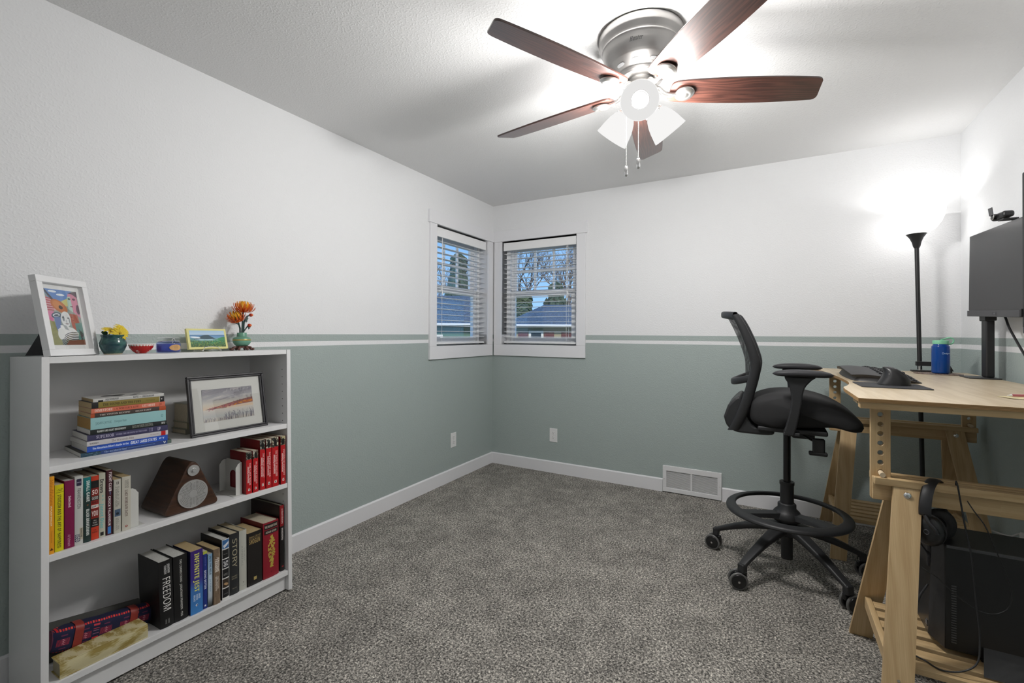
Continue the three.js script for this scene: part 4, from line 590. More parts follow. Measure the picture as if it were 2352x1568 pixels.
{ // white frame with a collage, on top
  const g = shelfThing('framed_picture', 'white framed colourful collage print on top of the bookcase', 'picture', .218, TOP + .002, 3.07, { yaw: .645, lean: .175 });
  const w = .208, h = .272, fm = M([.78, .78, .785], .4);
  part('frame', frameRing(w, h, .022, .022, .0015), fm, g);
  part('backing', bx(-.021, -.018, .01, h - .01, -w / 2 + .01, w / 2 - .01), black, g);
  part('mat_board', sheet(w - .04, h - .04, -.0165, .02), M([.74, .74, .73], .8), g);
  const art = canvasTex(480, 660, (c, W0, H0) => {
    const E = (x, y, a, b, r, col) => { c.fillStyle = col; c.beginPath(); c.ellipse(W0 * x, H0 * y, W0 * a, H0 * b, r, 0, 7); c.fill(); }, Pg = (p, col) => { c.fillStyle = col; c.beginPath(); p.forEach(([x, y], i) => (i ? c.lineTo(W0 * x, H0 * y) : c.moveTo(W0 * x, H0 * y))); c.fill(); };
    c.fillStyle = '#8d9a92'; c.fillRect(0, 0, W0, H0); Pg([[0, 0], [.85, 0], [.6, .2], [.2, .22]], '#5f86bf'); E(.28, .04, .12, .02, 0, '#dfe6ec'); E(.5, .09, .12, .02, 0, '#dfe6ec'); Pg([[.5, .2], [.85, .1], [.8, .3], [.5, .28]], '#c9c27a');
    Pg([[0, .12], [.26, .2], [.3, .38], [0, .42]], '#c9a3a8'); for (let k = 0; k < 6; k++) Pg([[.0, .14 + .045 * k], [.24, .17 + .04 * k], [.24, .19 + .04 * k], [0, .165 + .045 * k]], '#b04a54'); Pg([[0, .4], [.22, .4], [.16, .6], [0, .55]], '#d07aa0'); Pg([[0, .55], [.26, .6], [.3, 1], [0, 1]], '#8f8f5c');
    Pg([[0, 0], [.06, .0], [.3, .2], [.26, .24]], '#3a3f48'); E(.40, .30, .25, .10, .5, '#b96a2c'); E(.36, .28, .14, .07, .5, '#c98240'); E(.44, .32, .06, .035, .3, '#3a2416');
    Pg([[.72, .06], [.98, .04], [1, .5], [.86, .42], [.7, .36], [.68, .16]], '#c97f96'); Pg([[.68, .12], [.78, .1], [.8, .4], [.66, .34]], '#a9c4b8'); E(.88, .15, .05, .02, 0, '#5a2438'); E(.74, .15, .04, .018, 0, '#2c4a40'); E(.78, .29, .05, .012, 0, '#7a3a48'); Pg([[.72, .04], [1, 0], [1, .12], [.86, .06]], '#4a3440'); E(.96, .34, .06, .09, 0, '#5a3048');
    E(.27, .47, .14, .055, -.15, '#3d5066'); E(.27, .465, .10, .03, -.15, '#dfe4e6'); E(.27, .47, .07, .018, -.15, '#3a4656'); Pg([[.2, .5], [.38, .5], [.36, .68], [.24, .78], [.2, .66]], '#5f78a8'); Pg([[.66, .42], [.9, .44], [.94, .62], [.78, .8], [.68, .66]], '#a9553c'); for (let k = 0; k < 9; k++) E(.72 + .02 * k, .5 + .028 * k, .05, .008, .9, k % 2 ? '#c98a5a' : '#7a3a2c');
    Pg([[.78, .6], [1, .58], [1, 1], [.8, 1]], '#5f8a80'); Pg([[.86, .7], [1, .8], [.9, .95]], '#3a4a4c'); E(.53, .53, .145, .14, .05, '#dcdedd'); E(.46, .52, .03, .05, 0, '#7f868a'); E(.45, .50, .03, .012, 0, '#33383c'); E(.60, .51, .03, .012, 0, '#4a5054'); E(.53, .57, .02, .03, 0, '#b5babb'); E(.54, .615, .05, .012, 0, '#8a7f80'); E(.63, .56, .02, .07, 0, '#9aa0a2');
    Pg([[.24, .72], [.44, .64], [.72, .7], [.84, .78], [.8, .9], [.26, .9]], '#dfe0de'); for (let k = 0; k < 8; k++) { c.strokeStyle = '#2b2c30'; c.lineWidth = 8; c.beginPath(); c.moveTo(W0 * .3, H0 * (.98 - .005 * k + .03 * k - .08)); c.quadraticCurveTo(W0 * .5, H0 * (.74 + .035 * k), W0 * .82, H0 * (.78 + .03 * k)); c.stroke(); } E(.32, .8, .1, .1, .2, '#d9dbd8'); E(.42, .68, .10, .03, .35, '#e4e5e3'); for (let k = 0; k < 4; k++) E(.46 + .015 * k, .65 + .022 * k, .07, .008, .3, '#8f9698'); Pg([[.5, .92], [1, .9], [1, 1], [.4, 1]], '#7a4a34');
  });
  part('collage_print', sheet(w - .068, h - .078, -.0155, .039), M('#ffffff', .6, { map: art }), g);
  part('glazing', bx(-.0148, -.0138, .02, h - .02, -w / 2 + .02, w / 2 - .02), glassPane, g);
  part('easel_back', hexa([[-.135, .0255, -.028], [-.135, .0255, .028], [-.131, .0255, .028], [-.131, .0255, -.028], [-.024, .16, -.028], [-.024, .16, .028], [-.022, .16, .028], [-.022, .16, -.028]]), blackSoft, g);
  part('easel_web', hexa([[-.13, .025, .027], [-.13, .025, .029], [-.022, .006, .029], [-.022, .006, .027], [-.05, .128, .027], [-.05, .128, .029], [-.022, .15, .029], [-.022, .15, .027]]), blackSoft, g);
}
{ // glazed pot with yellow flowers
  const g = shelfThing('flower_pot', 'teal glazed pot with yellow daisies on top of the bookcase', 'flower pot', .175, TOP, 2.955);
  const gl = (() => { const a = noise2(5, 81), b = noise2(22, 82); return dataTex(256, 256, (u, v) => { const k = smooth(-.4, .5, a(u, v) + .4 * b(u, v)), r = smooth(.25, .02, v); return [lerp(lerp(.10, .22, k), .42, r), lerp(lerp(.24, .38, k), .42, r), lerp(lerp(.27, .36, k), .30, r)]; }, true); })();
  part('pot', lathe([[.001, .001], [.024, .001], [.027, .003], [.034, .016], [.0395, .032], [.0395, .044], [.0355, .056], [.0335, .062], [.036, .07], [.0365, .0725], [.034, .073], [.031, .064], [.034, .05], [.001, .046]], 48), M('#ffffff', .16, { map: gl }), g);
  part('foot_ring', cyl(.0255, .0275, .0002, .004, 32), M([.62, .5, .33], .8), g);
  const pet = grid(4, 6, (u, v) => [(u - .5) * .013 * Math.sin(Math.PI * Math.min(1, .12 + v * .85)), .004 * Math.sin(v * 2.4) - .006 * v * v + .0015 * (2 * u - 1) ** 2, v * .03]);
  const petM = M([.80, .60, .02], .55, { side: THREE.DoubleSide, transmission: .2, thickness: 0 }), leafM = M([.05, .13, .05], .6, { side: THREE.DoubleSide });
  const q = rng(12);
  for (const [x, y, z, rx, rz] of [[.0, .088, .006, .5, -.2], [.01, .09, -.022, .8, -.7], [.022, .078, -.012, 1.2, -.5]]) {
    const fl = new THREE.Group(); fl.name = 'daisy'; g.add(fl); fl.position.set(x, y, z); fl.rotation.set(rz, 0, -rx, 'YXZ');
    for (let k = 0; k < 12; k++) { const p = part('petal', pet, petM, fl); p.rotation.y = k * .5236 + .2 * q(); p.rotation.x = 0; p.position.y = .001 * (k % 2); }
    part('flower_centre', ball(.0055, 0, .002, 0, 1, .6, 1, 10), M([.28, .16, .02], .8), fl);
    part('stem', tube([[0, 0, 0], [0, -.02, 0], [-.004, -.045, .004]], .0014, 8, 6), leafM, fl);
  }
  const lf = grid(4, 5, (u, v) => [(u - .5) * .02 * Math.sin(Math.PI * (.1 + .85 * v)), .003 * Math.sin(3 * v), v * .022]);
  for (const [x, z, a, b] of [[0, .018, .2, -.5], [.004, .012, -.6, -.3], [-.01, .02, .9, -.8]]) { const l = part('leaf', lf, leafM, g); l.position.set(x, .072, z); l.rotation.set(b, a, 0, 'YXZ'); }
}
{ // red bowl
  const g = shelfThing('bowl', 'small red patterned bowl on top of the bookcase', 'bowl', .18, TOP, 2.869);
  const tx = canvasTex(512, 128, (c, w, h) => { c.fillStyle = '#b01008'; c.fillRect(0, 0, w, h); c.fillStyle = '#e9e2da'; for (let k = 0; k < 26; k++) { c.beginPath(); c.arc(k * w / 26, 4, 9, 0, 7); c.fill(); } for (const x of [60, 190, 320, 450]) for (let k = 0; k < 7; k++) { c.beginPath(); c.arc(x + 13 * Math.cos(k * 1.047) * (k < 6 ? 1 : 0), h * .5 + 16 * Math.sin(k * 1.047) * (k < 6 ? 1 : 0), 5, 0, 7); c.fill(); } });
  part('outside', lathe([[.001, .001], [.016, .001], [.0185, .003], [.028, .011], [.036, .022], [.0408, .0355]], 48), M('#ffffff', .2, { map: tx }), g);
  part('inside', lathe([[.0408, .0355], [.0395, .0362], [.034, .022], [.025, .011], [.001, .006]], 48), M([.45, .03, .02], .25), g);
}
{ // blue candle jar
  const g = shelfThing('candle_jar', 'blue candle in a clip-top glass jar with a tan label', 'candle', .195, TOP, 2.783);
  part('wax', lathe([[.001, .004], [.034, .004], [.0375, .008], [.0385, .014], [.0385, .036], [.001, .037]], 40), M([.10, .14, .46], .35), g);
  part('glass_jar', lathe([[.001, .0005], [.037, .0005], [.0405, .005], [.0412, .012], [.0412, .034], [.039, .041], [.0355, .045], [.0355, .048]], 40), M([.62, .68, .9], .04, { transmission: 1, thickness: 0 }), g);
  part('glass_lid', lathe([[.036, .0485], [.0375, .051], [.0375, .059], [.0345, .0615], [.001, .063]], 40), M('#ffffff', .04, { transmission: 1, thickness: 0 }), g);
  part('clasp', merge(new THREE.TorusGeometry(.0362, .0011, 8, 48).rotateX(Math.PI / 2).translate(0, .0465, 0), tube([[.036, .046, -.006], [.0415, .052, -.004], [.0415, .058, 0], [.0415, .05, .005], [.0405, .038, .003]], .0013, 20, 6)), chrome, g);
  const lt = canvasTex(256, 128, (c, w, h) => { c.clearRect(0, 0, w, h); c.fillStyle = '#c69a64'; c.beginPath(); c.ellipse(w / 2, h / 2, w * .49, h * .48, 0, 0, 7); c.fill(); c.fillStyle = '#4a3520'; c.textAlign = 'center'; c.font = 'bold 24px serif'; c.fillText('CANDLE', w / 2, 42); c.font = 'italic 20px serif'; c.fillText('lavender', w / 2, 70); c.font = '16px serif'; c.fillText('small batch', w / 2, 98); });
  part('label', grid(12, 1, (u, v) => { const a = (u - .5) * 1.15 + .22; return [Math.cos(a) * .0418, .0085 + v * .025, -Math.sin(a) * .0418]; }), M('#ffffff', .6, { map: lt, transparent: true, alphaTest: .5, side: THREE.DoubleSide }), g);
}
{ // little landscape on a wire easel
  const g = shelfThing('small_painting', 'small yellow edged landscape painting on a wire easel', 'painting', .105, TOP + .0005, 2.582, { yaw: .1 });
  const c0 = new THREE.Group(); c0.name = 'painting'; g.add(c0); c0.position.set(0, .011, 0); c0.rotation.z = .23;
  const art = canvasTex(640, 300, (c, w, h) => { const q = rng(3); let s = c.createLinearGradient(0, 0, 0, h); s.addColorStop(0, '#9fc0dc'); s.addColorStop(.26, '#b9cfe2'); s.addColorStop(.27, '#4f78a0'); s.addColorStop(.4, '#6f9cc8'); s.addColorStop(.5, '#5f8f98'); s.addColorStop(.75, '#3f7a4c'); s.addColorStop(1, '#2c4a24'); c.fillStyle = s; c.fillRect(0, 0, w, h); c.fillStyle = '#2d4a58'; c.beginPath(); c.moveTo(w * .1, h * .55); c.bezierCurveTo(w * .3, h * .3, w * .45, h * .25, w * .52, h * .27); c.bezierCurveTo(w * .62, h * .4, w * .7, h * .48, w * .75, h * .52); c.fill(); c.fillStyle = '#dfe8ee'; c.beginPath(); c.ellipse(w * .15, h * .42, w * .14, h * .05, .1, 0, 7); c.fill(); c.fillStyle = '#3f8a5a'; c.beginPath(); c.moveTo(w * .6, h * .66); c.quadraticCurveTo(w * .85, h * .4, w, h * .38); c.lineTo(w, h * .8); c.lineTo(w * .5, h * .8); c.fill(); for (let k = 0; k < 380; k++) { c.fillStyle = ['#284a20', '#4f7a2c', '#8a9a3c', '#1f3a28', '#5f8a44'][k % 5]; c.beginPath(); c.ellipse(w * q(), h * (.62 + .38 * q()), 4 + 10 * q(), 2 + 4 * q(), q() * 3, 0, 7); c.fill(); } for (let k = 0; k < 14; k++) { c.strokeStyle = '#a9c8d4'; c.lineWidth = 3; c.beginPath(); c.moveTo(w * (.1 + .2 * q()), h * (.5 + .12 * q())); c.lineTo(w * (.5 + .3 * q()), h * (.5 + .12 * q())); c.stroke(); } });
  const w = .176, h = .094;
  part('canvas', rb(-.012, 0, 0, h, -w / 2, w / 2, .0015), M([.70, .66, .26], .6), c0);
  part('landscape', sheet(w - .02, h - .018, .0004, .009), M('#ffffff', .55, { map: art }), c0);
  const wire = (z) => tube([[-.05, .001, z], [.0, .006, z], [.012, .004, z], [.017, .01, z * .9], [.014, .018, z * .75]], .0014, 24, 6);
  part('wire_easel', merge(wire(.04), wire(-.04), tube([[.014, .018, .03], [.016, .021, 0], [.014, .018, -.03]], .0012, 12, 6), tube([[-.05, .001, .04], [-.035, .06, 0], [-.05, .001, -.04]], .0012, 20, 6), ball(.003, .018, .004, .04), ball(.003, .018, .004, -.04)), chrome, g);
}
{ // toy-brick chrysanthemums in a green vase
  const g = shelfThing('toy_flower_vase', 'green vase of orange toy chrysanthemums on a carved brown stand', 'flowers', .085, TOP, 2.425);
  const brown = M([.10, .035, .025], .35), jade = M([.13, .31, .22], .35), gold = M([.55, .42, .14], .3, { metalness: .7 }), dk = M([.025, .055, .05], .4), or1 = M([.72, .14, .015], .4), or2 = M([.80, .30, .02], .4), red = M([.45, .03, .01], .4), gold2 = M([.80, .46, .03], .4);
  part('stand', merge(cyl(.03, .03, .012, .02, 24), ...[0, 1, 2, 3, 4, 5, 6, 7].map((k) => { const a = k * .7854; return tube([[Math.cos(a) * .024, .016, Math.sin(a) * .024], [Math.cos(a) * .038, .013, Math.sin(a) * .038], [Math.cos(a) * .043, .005, Math.sin(a) * .043], [Math.cos(a) * .05, .0055, Math.sin(a) * .05]], .0052, 12, 8); }), ...[0, 1, 2, 3, 4, 5, 6, 7].map((k) => ball(.0058, Math.cos(k * .7854) * .049, .0062, Math.sin(k * .7854) * .049, 1, 1, 1, 10))), brown, g);
  part('vase', lathe([[.001, .02], [.022, .02], [.03, .026], [.037, .036], [.0385, .044], [.0385, .056], [.035, .062], [.0235, .065], [.021, .069], [.021, .085], [.0175, .0855], [.0175, .066], [.001, .066]], 36), jade, g);
  part('vase_band', lathe([[.0387, .0465], [.0397, .047], [.0397, .0525], [.0387, .053]], 36), gold, g);
  const petal = (len, wd) => grid(3, 7, (u, v) => { const c = (u - .5) * wd * (1 - .5 * v * v) * (.6 + .4 * Math.sin(v * 3.1)); return [c, len * .82 * Math.pow(v, 1.7), len * (.08 + .72 * Math.sin(v * 1.75))]; });
  const bloom = (name, x, y, z, s, tilt) => {
    const b = new THREE.Group(); b.name = name; g.add(b); b.position.set(x, y, z); b.rotation.set(tilt[0], 0, tilt[1]); b.scale.setScalar(s);
    const ring = (n, len, wd, y0, mat, open, r) => { const pg = petal(len, wd); for (let k = 0; k < n; k++) { const p = part('petal', pg, mat, b); p.rotation.set(open, (k + r) / n * 6.28318, 0, 'YXZ'); p.position.y = y0; } };
    ring(15, .05, .0125, 0, or1, .42, 0); ring(14, .05, .012, .002, or1, .12, .5); ring(12, .046, .011, .004, or2, -.14, .2); ring(9, .04, .01, .006, gold2, -.42, .6);
    part('calyx', ball(.008, 0, -.001, 0, 1.2, .8, 1.2, 10), red, b);
    return b;
  };
  for (const m of [or1, or2, gold2]) m.side = THREE.DoubleSide;
  bloom('large_bloom', .004, .189, -.006, 1.02, [0, -.12]); bloom('side_bloom', .006, .147, .026, .86, [.5, -.3]);
  part('stems', merge(bar([0, .06, 0], [.003, .19, -.005], .0042, .0042, 8), bar([0, .06, .008], [.001, .11, .009], .004, .004, 8), bar([.001, .105, .009], [.005, .15, .023], .0038, .0034, 8), tube([[0, .06, -.008], [.002, .14, -.012], [.004, .165, -.024], [.005, .171, -.036]], .0034, 20, 8), bar([.002, .085, -.004], [.004, .118, -.026], .003, .003, 8), bar([.002, .12, .012], [.004, .132, .028], .0026, .0026, 8)), dk, g);
  for (const [x, y, z] of [[.006, .172, -.041], [.008, .121, -.032]]) { const b = part('bud', ball(.0085, x, y, z, 1, 1, 1, 12), red, g); part('bud_tip', ball(.0062, x + .004, y, z - .003, 1, 1, 1, 10), or1, b); }
  const leaf = extrude(poly([[0, 0], [.005, .004], [.012, .002], [.011, .009], [.02, .008], [.018, .015], [.028, .015], [.024, .021], [.033, .025], [.024, .026], [.02, .032], [.014, .026], [.009, .03], [.006, .02], [0, .02], [.001, .01]].map(([x, y]) => [x - .004, y - .008])), .0016, .0004, 1);
  for (const [x, y, z, rx, rz, s] of [[.008, .135, .032, 0, -2.35, 1.15], [.008, .14, -.016, 0, -1.0, .8], [.008, .107, -.028, 0, -1.2, .75]]) { const l = part('leaf', leaf, dk, g); l.position.set(x, y, z); l.rotation.set(0, Math.PI / 2, 0); l.rotateZ(rz + 1.6 + (z > 0 ? 1.2 : 0)); l.scale.setScalar(s); }
}
// ---------------------------------------------------------------- desk on two trestles
const DT = 1.02;                                     // desk top height
{
  const g = thing('desk', 'plywood desk top with a curved front edge on wooden trestles', 'desk', [0, 0, 0]);
  const s = new THREE.Shape();                       // shape x = room x, shape y = -room z
  s.moveTo(2.568, -1.825); s.lineTo(3.262, -1.835); s.lineTo(3.262, -.245); s.lineTo(2.53, -.245); s.lineTo(2.532, -.30);
  s.splineThru([[2.562, -.47], [2.586, -.635], [2.606, -.9], [2.615, -1.14], [2.606, -1.29], [2.584, -1.40], [2.568, -1.46], [2.564, -1.545]].map((p) => new THREE.Vector2(...p)));
  s.closePath();
  const geo = extrude(s, .0128, .0006, 1, 10).rotateX(-Math.PI / 2).translate(0, DT - .0128, 0);
  part('board', grainUV(geo, 2), [M('#ffffff', .36, { map: withRep(deskTex, .9, 3.2) }), plyEdge], g);
  part('front_batten', grainUV(bx(2.574, 3.25, DT - .034, DT - .0128, 1.772, 1.818), 0), birch, g);
}
function makeTrestle(label, zc) {
  const t = thing('trestle', label, 'trestle', [2.9475, 0, zc], 0, 'desk trestles');
  for (const sx of [-1, 1]) for (const sz of [-1, 1]) {
    const tx = sx * .23, fx = sx * .312, hw = .0375, y1 = .7125, z1 = sz * .036, z0 = sz * .30, th = .0095;
    const c = (x, y, z) => [x, y, z], lo = z0 - th, hi = z0 + th, lo1 = z1 - th, hi1 = z1 + th;
    const lg = hexa([c(fx - hw, .001, lo), c(fx - hw, .001, hi), c(fx + hw, .001, hi), c(fx + hw, .001, lo), c(tx - hw, y1, lo1), c(tx - hw, y1, hi1), c(tx + hw, y1, hi1), c(tx + hw, y1, lo1)]);
    const l = part('leg', grainUV(lg, 1), birch, t);
    const k = (y1 - .69) / y1, bz = lerp(z1, z0, k) + sz * .0105, bxp = lerp(tx, fx, k);
    part('bolt', new THREE.SphereGeometry(.0115, 20, 8, 0, 6.2832, 0, Math.PI / 2).scale(1, .5, 1).rotateX(sz * Math.PI / 2).translate(bxp, .69, bz), chrome, l);
    part('screw', new THREE.CylinderGeometry(.004, .004, .002, 12).rotateX(Math.PI / 2).translate(lerp(tx, fx, .755), .175, lerp(z1, z0, .755) + sz * .0102), steel, l);
  }
  for (const sz of [-1, 1]) {
    part('rail', grainUV(sz > 0 ? rb(-.322, .3225, .655, .734, .0098, .0262, .003) : rb(-.322, .3225, .655, .734, -.0262, -.0098, .003), 0), birch, t);
    part('rail_ledge', grainUV(sz > 0 ? rb(-.32, .3225, .7128, .7375, .0264, .0485, .0025) : rb(-.32, .3225, .7128, .7375, -.0485, -.0264, .0025), 0), birch, t);
  }
  for (const sx of [-1, 1]) {
    const s = roundRect(.056, .3345, .006);
    for (let k = 0; k < 8; k++) { const h = new THREE.Path(); h.absarc(0, .949 - .0335 * k - .81925, .0085, 0, 6.2832, true); s.holes.push(h); }
    const p = part('post', grainUV(extrude(s, .0185, .001, 1, 20).translate(sx * .2965, .81925, -.00925), 1), birch, t);
    part('peg', new THREE.CylinderGeometry(.0082, .0082, .084, 20).rotateX(Math.PI / 2).translate(sx * .2965, .7465, .004), birchEdge, t);
    part('crosspiece', grainUV(sx < 0 ? rb(-.309, -.2895, .155, .2, -.222, .222, .002) : rb(.2895, .309, .155, .2, -.222, .222, .002), 2), birch, t);
  }
  part('top_bar', grainUV(rb(-.368, .318, .9867, 1.0067, -.045, .045, .002), 0), birch, t);
  for (let k = 0; k < 6; k++) part('slat', grainUV(rb(-.289, .289, .18, .2, .1685 - .067 * k - .022, .1685 - .067 * k + .022, .002), 0), birch, t);
}
makeTrestle('birch trestle nearest the camera, with headphones on its rail', 1.66);
makeTrestle('birch trestle at the far end of the desk by the back wall', .335);
// ---------------------------------------------------------------- things on the desk
const kbM = M([.02, .02, .022], .5), keyM = M([.016, .016, .018], .4);
{
  const g = thing('keyboard', 'black split ergonomic keyboard with a raised palm rest', 'keyboard', [2.635, DT + .0004, .86]);
  // x away from the sitter, z along the desk edge
  const top = (u, w) => .036 + .012 * Math.exp(-((w) ** 2) * 2.2) - .034 * u * u + .006 * Math.sin(Math.min(1, u * 4) * 1.57) - .006 * w * w;
  const zs = (u) => .27 + .035 * Math.sin(u * 3.1);
  const out = (u, w) => [(.245 * u - .016 * (1 - w * w) * (1 - u)), top(u, w) * (1 - .12 * Math.pow(Math.abs(w), 6)), w * zs(u)];
  const a = grid(30, 14, (q, r) => out(r, (q * 2 - 1))), lower = (u, w) => { const p = out(u, w); return [.05 + p[0] * .82 - .03 * (1 - u) * 0, Math.max(.002, .004), p[2] * .93]; };
  const rim = []; for (let k = 0; k <= 30; k++) rim.push([0, k / 15 - 1]); for (let k = 1; k <= 14; k++) rim.push([k / 14, 1]); for (let k = 1; k <= 30; k++) rim.push([1, 1 - k / 15]); for (let k = 1; k <= 14; k++) rim.push([1 - k / 14, -1]);
  const side = grid(rim.length - 1, 3, (q, r) => { const [u, w] = rim[Math.round(q * (rim.length - 1))], p = out(u, w), b = [p[0] + (1 - u) * .0, p[1] - .007, p[2]]; if (r < .2) return p; if (r < .5) return [p[0] + .002 * (u < .5 ? 1 : -1), Math.max(p[1] - .006, .002), p[2] * .995]; return r < .8 ? [p[0] * .9 + .022 * (1 - u), Math.max(p[1] - .012, .001), p[2] * .97] : [p[0] * .92 + .01 * (1 - u), 0, p[2] * .99]; });
  part('body', merge(a, side), M([.02, .02, .022], .5, { side: THREE.DoubleSide }), g);
  const key = new RoundedBoxGeometry(.0165, .006, .0165, 2, .002);
  for (let r = 0; r < 5; r++) for (let k = -6; k <= 6; k++) { if (!k) continue; const u = .47 + r * .11, w = k / 6.6; const p = out(u, w); const m = part('key', key, keyM, g); m.position.set(p[0], p[1] + .002, p[2]); m.rotation.z = -.1 - .22 * u; m.rotation.x = .05 * w; }
}
{
  const g = thing('mouse_pad', 'grey-black mouse pad at the desk edge', 'mouse pad', [2.74, DT + .0003, 1.315], .03);
  part('pad', extrude(roundRect(.222, .215, .012), .0035, .0008, 1).rotateX(-Math.PI / 2), M([.035, .036, .04], .8), g);
}
{
  const g = thing('mouse', 'large black palm-rest mouse with an upswept thumb fin', 'mouse', [2.752, DT + .0042, 1.29], 0);
  const body = grid(36, 18, (q, r) => {
    const a = q * 6.28318, ca = Math.cos(a), sa = Math.sin(a), e = Math.sin(r * Math.PI / 2), prof = Math.pow(Math.cos(r * Math.PI / 2), .62);
    let x = .054 * ca * prof, z = .047 * sa * prof, y = .074 * e;
    x += -.019 * Math.pow(e, 3) + .006 * e; if (ca < 0) x += .016 * Math.sin(Math.PI * Math.min(1, r * 1.15)) * -ca; if (ca > 0) x += .004 * (1 - e);
    y *= 1 - .18 * smooth(.0, 1, ca * prof); return [x, y, z];
  }, true);
  part('shell', body, M([.016, .016, .017], .38), g);
  part('scroll_wheel', new THREE.CylinderGeometry(.009, .009, .006, 20).rotateX(Math.PI / 2).translate(.032, .046, -.004), rubber, g);
  part('indicator', ball(.0016, -.018, .046, .041, 1, 1, .6, 8), M([.6, .6, .6], .2), g);
  part('underside', extrude(roundRect(.104, .09, .04), .003).rotateX(-Math.PI / 2).translate(0, -.0005, 0), black, g);
}
{
  const tx = (() => { const q = noise2(12, 51), r = noise2(30, 52); return dataTex(256, 256, (u, v) => { const k = q(u, v) + .6 * r(u, v); return k > .25 ? [.12, .11, .12] : k > .05 ? [.45, .2, .16] : k > -.15 ? [.75, .72, .68] : k > -.4 ? [.3, .34, .33] : [.62, .5, .4]; }, true); })();
  const g = thing('coaster_mat', 'round speckled mat under the blue bottle', 'mat', [3.098, DT + .0003, .425]);
  part('mat', cyl(.1, .1, 0, .003, 48), M('#ffffff', .9, { map: tx }), g);
}
{
  const g = thing('water_bottle', 'translucent blue water bottle with a mint green cap', 'bottle', [3.108, DT + .0035, .43]);
  const pl = M([.01, .13, .55], .12, { transmission: .62, thickness: 0 });
  part('body', lathe([[.001, .001], [.032, .001], [.036, .004], [.0375, .01], [.0375, .142], [.035, .149], [.0315, .152], [.0315, .158]], 48), pl, g);
  part('water', lathe([[.001, .003], [.034, .003], [.036, .01], [.036, .055], [.001, .055]], 40), M([.004, .05, .28], .05, { transmission: .5, thickness: 0 }), g);
  const mint = M([.25, .62, .40], .45);
  const cap = part('cap', lathe([[.001, .158], [.032, .158], [.033, .16], [.033, .175], [.031, .178], [.02, .179], [.001, .1795]], 48), mint, g);
  part('cap_loop', tube([[-.002, .18, .006], [.014, .185, .0], [.034, .192, -.006], [.05, .189, -.01], [.055, .176, -.011], [.049, .162, -.01], [.036, .157, -.008], [.03, .157, -.006]], .0036, 40, 10).scale(1, 1, 1), mint, cap);
  const lt = canvasTex(256, 80, (c, w, h) => { c.clearRect(0, 0, w, h); c.fillStyle = '#b9d6ee'; c.font = 'bold 48px sans-serif'; c.fillText('nalgene', 50, 54); c.strokeStyle = '#b9d6ee'; c.lineWidth = 5; c.strokeRect(6, 18, 34, 36); });
  part('logo', grid(10, 1, (u, v) => { const a = 1.28 - (u) * 1.15; return [Math.sin(-a + 1.2) * .0379, .10 + v * .017, Math.cos(-a + 1.2) * .0379]; }), M('#ffffff', .5, { map: lt, transparent: true, alphaTest: .4, side: THREE.DoubleSide }), g);
}
{
  const g = thing('desk_clamp', 'black metal desk clamp behind the water bottle', 'clamp', [3.1, DT + .0003, .275]);
  part('plate', rb(-.082, .09, 0, .009, -.025, .02, .002), black, g);
  part('arm', rb(-.062, .07, .034, .058, -.012, .012, .002), black, g);
  part('screw', merge(cyl(.005, .005, .009, .034, 14), cyl(.011, .011, .0085, .012, 16)).translate(-.045, 0, 0), steel, g);
  part('gusset', extrude(poly([[.055, .0085], [.098, .0085], [.083, .04], [.055, .058]]), .024).translate(0, 0, -.012), black, g);
}
{
  const g = thing('note_paper', 'pale yellow sheet of paper at the right of the desk', 'paper', [3.045, DT + .0004, 1.545], .25);
  part('sheet', grid(8, 2, (u, v) => [(u - .5) * .1, .0006 + .006 * Math.max(0, .3 - u) * (1 - v), -(v - .5) * .075]), M([.80, .70, .42], .85, { side: THREE.DoubleSide }), g);
  const p = thing('pen', 'pink pen lying on the yellow paper', 'pen', [3.055, DT + .007, 1.52], .35);
  part('barrel', bar([-.035, 0, 0], [.05, 0, 0], .0042, .0042, 12), M([.55, .16, .2], .35), p);
  part('tip', bar([-.047, -.001, 0], [-.035, 0, 0], .0012, .0042, 12), M([.7, .7, .7], .3), p);
}
// ---------------------------------------------------------------- monitors and webcam
const screenM = M([.012, .012, .013], .3, { specularIntensity: .45 }), bezelM = M([.03, .03, .034], .42);
{
  const g = thing('monitor', 'black monitor on a column stand by the right wall with a webcam on top', 'monitor', [3.19, 0, .535]);
  const p = new THREE.Group(); p.name = 'display'; g.add(p); p.position.set(0, 1.327, 0); p.rotation.x = .042;   // hangs a little out of level
  part('housing', rb(.001, .03, 0, .403, 0, .655, .004), bezelM, p);
  part('screen', bx(-.0006, .001, .03, .4, .003, .652), screenM, p);
  part('chin', rb(-.006, .004, -.001, .0275, 0, .655, .002), bezelM, p);
  const lt = canvasTex(128, 40, (c, w, h) => { c.fillStyle = '#2c2c30'; c.fillRect(0, 0, w, h); c.fillStyle = '#74747a'; c.font = 'italic bold 30px sans-serif'; c.textAlign = 'center'; c.fillText('ASUS', w / 2, 30); });
  part('logo', new THREE.PlaneGeometry(.04, .0125).rotateY(-Math.PI / 2).translate(-.0066, .0135, .3275), M('#ffffff', .5, { map: lt }), p);
  part('column', rb(.03, .062, DT + .006, 1.335, .055, .115, .006), black, g);
  part('pivot_block', rb(.024, .066, 1.30, 1.335, .05, .125, .004), black, g);
  part('mount_arm', rb(.031, .055, 1.45, 1.51, .07, .36, .006), black, g);
  part('column_top', rb(.031, .06, 1.33, 1.52, .058, .112, .006), black, g);
  part('base_plate', extrude(roundRect(.115, .15, .01), .0055, .0008, 1).rotateX(-Math.PI / 2).translate(.016, DT + .0003, .09), M([.03, .03, .032], .4), g);
}
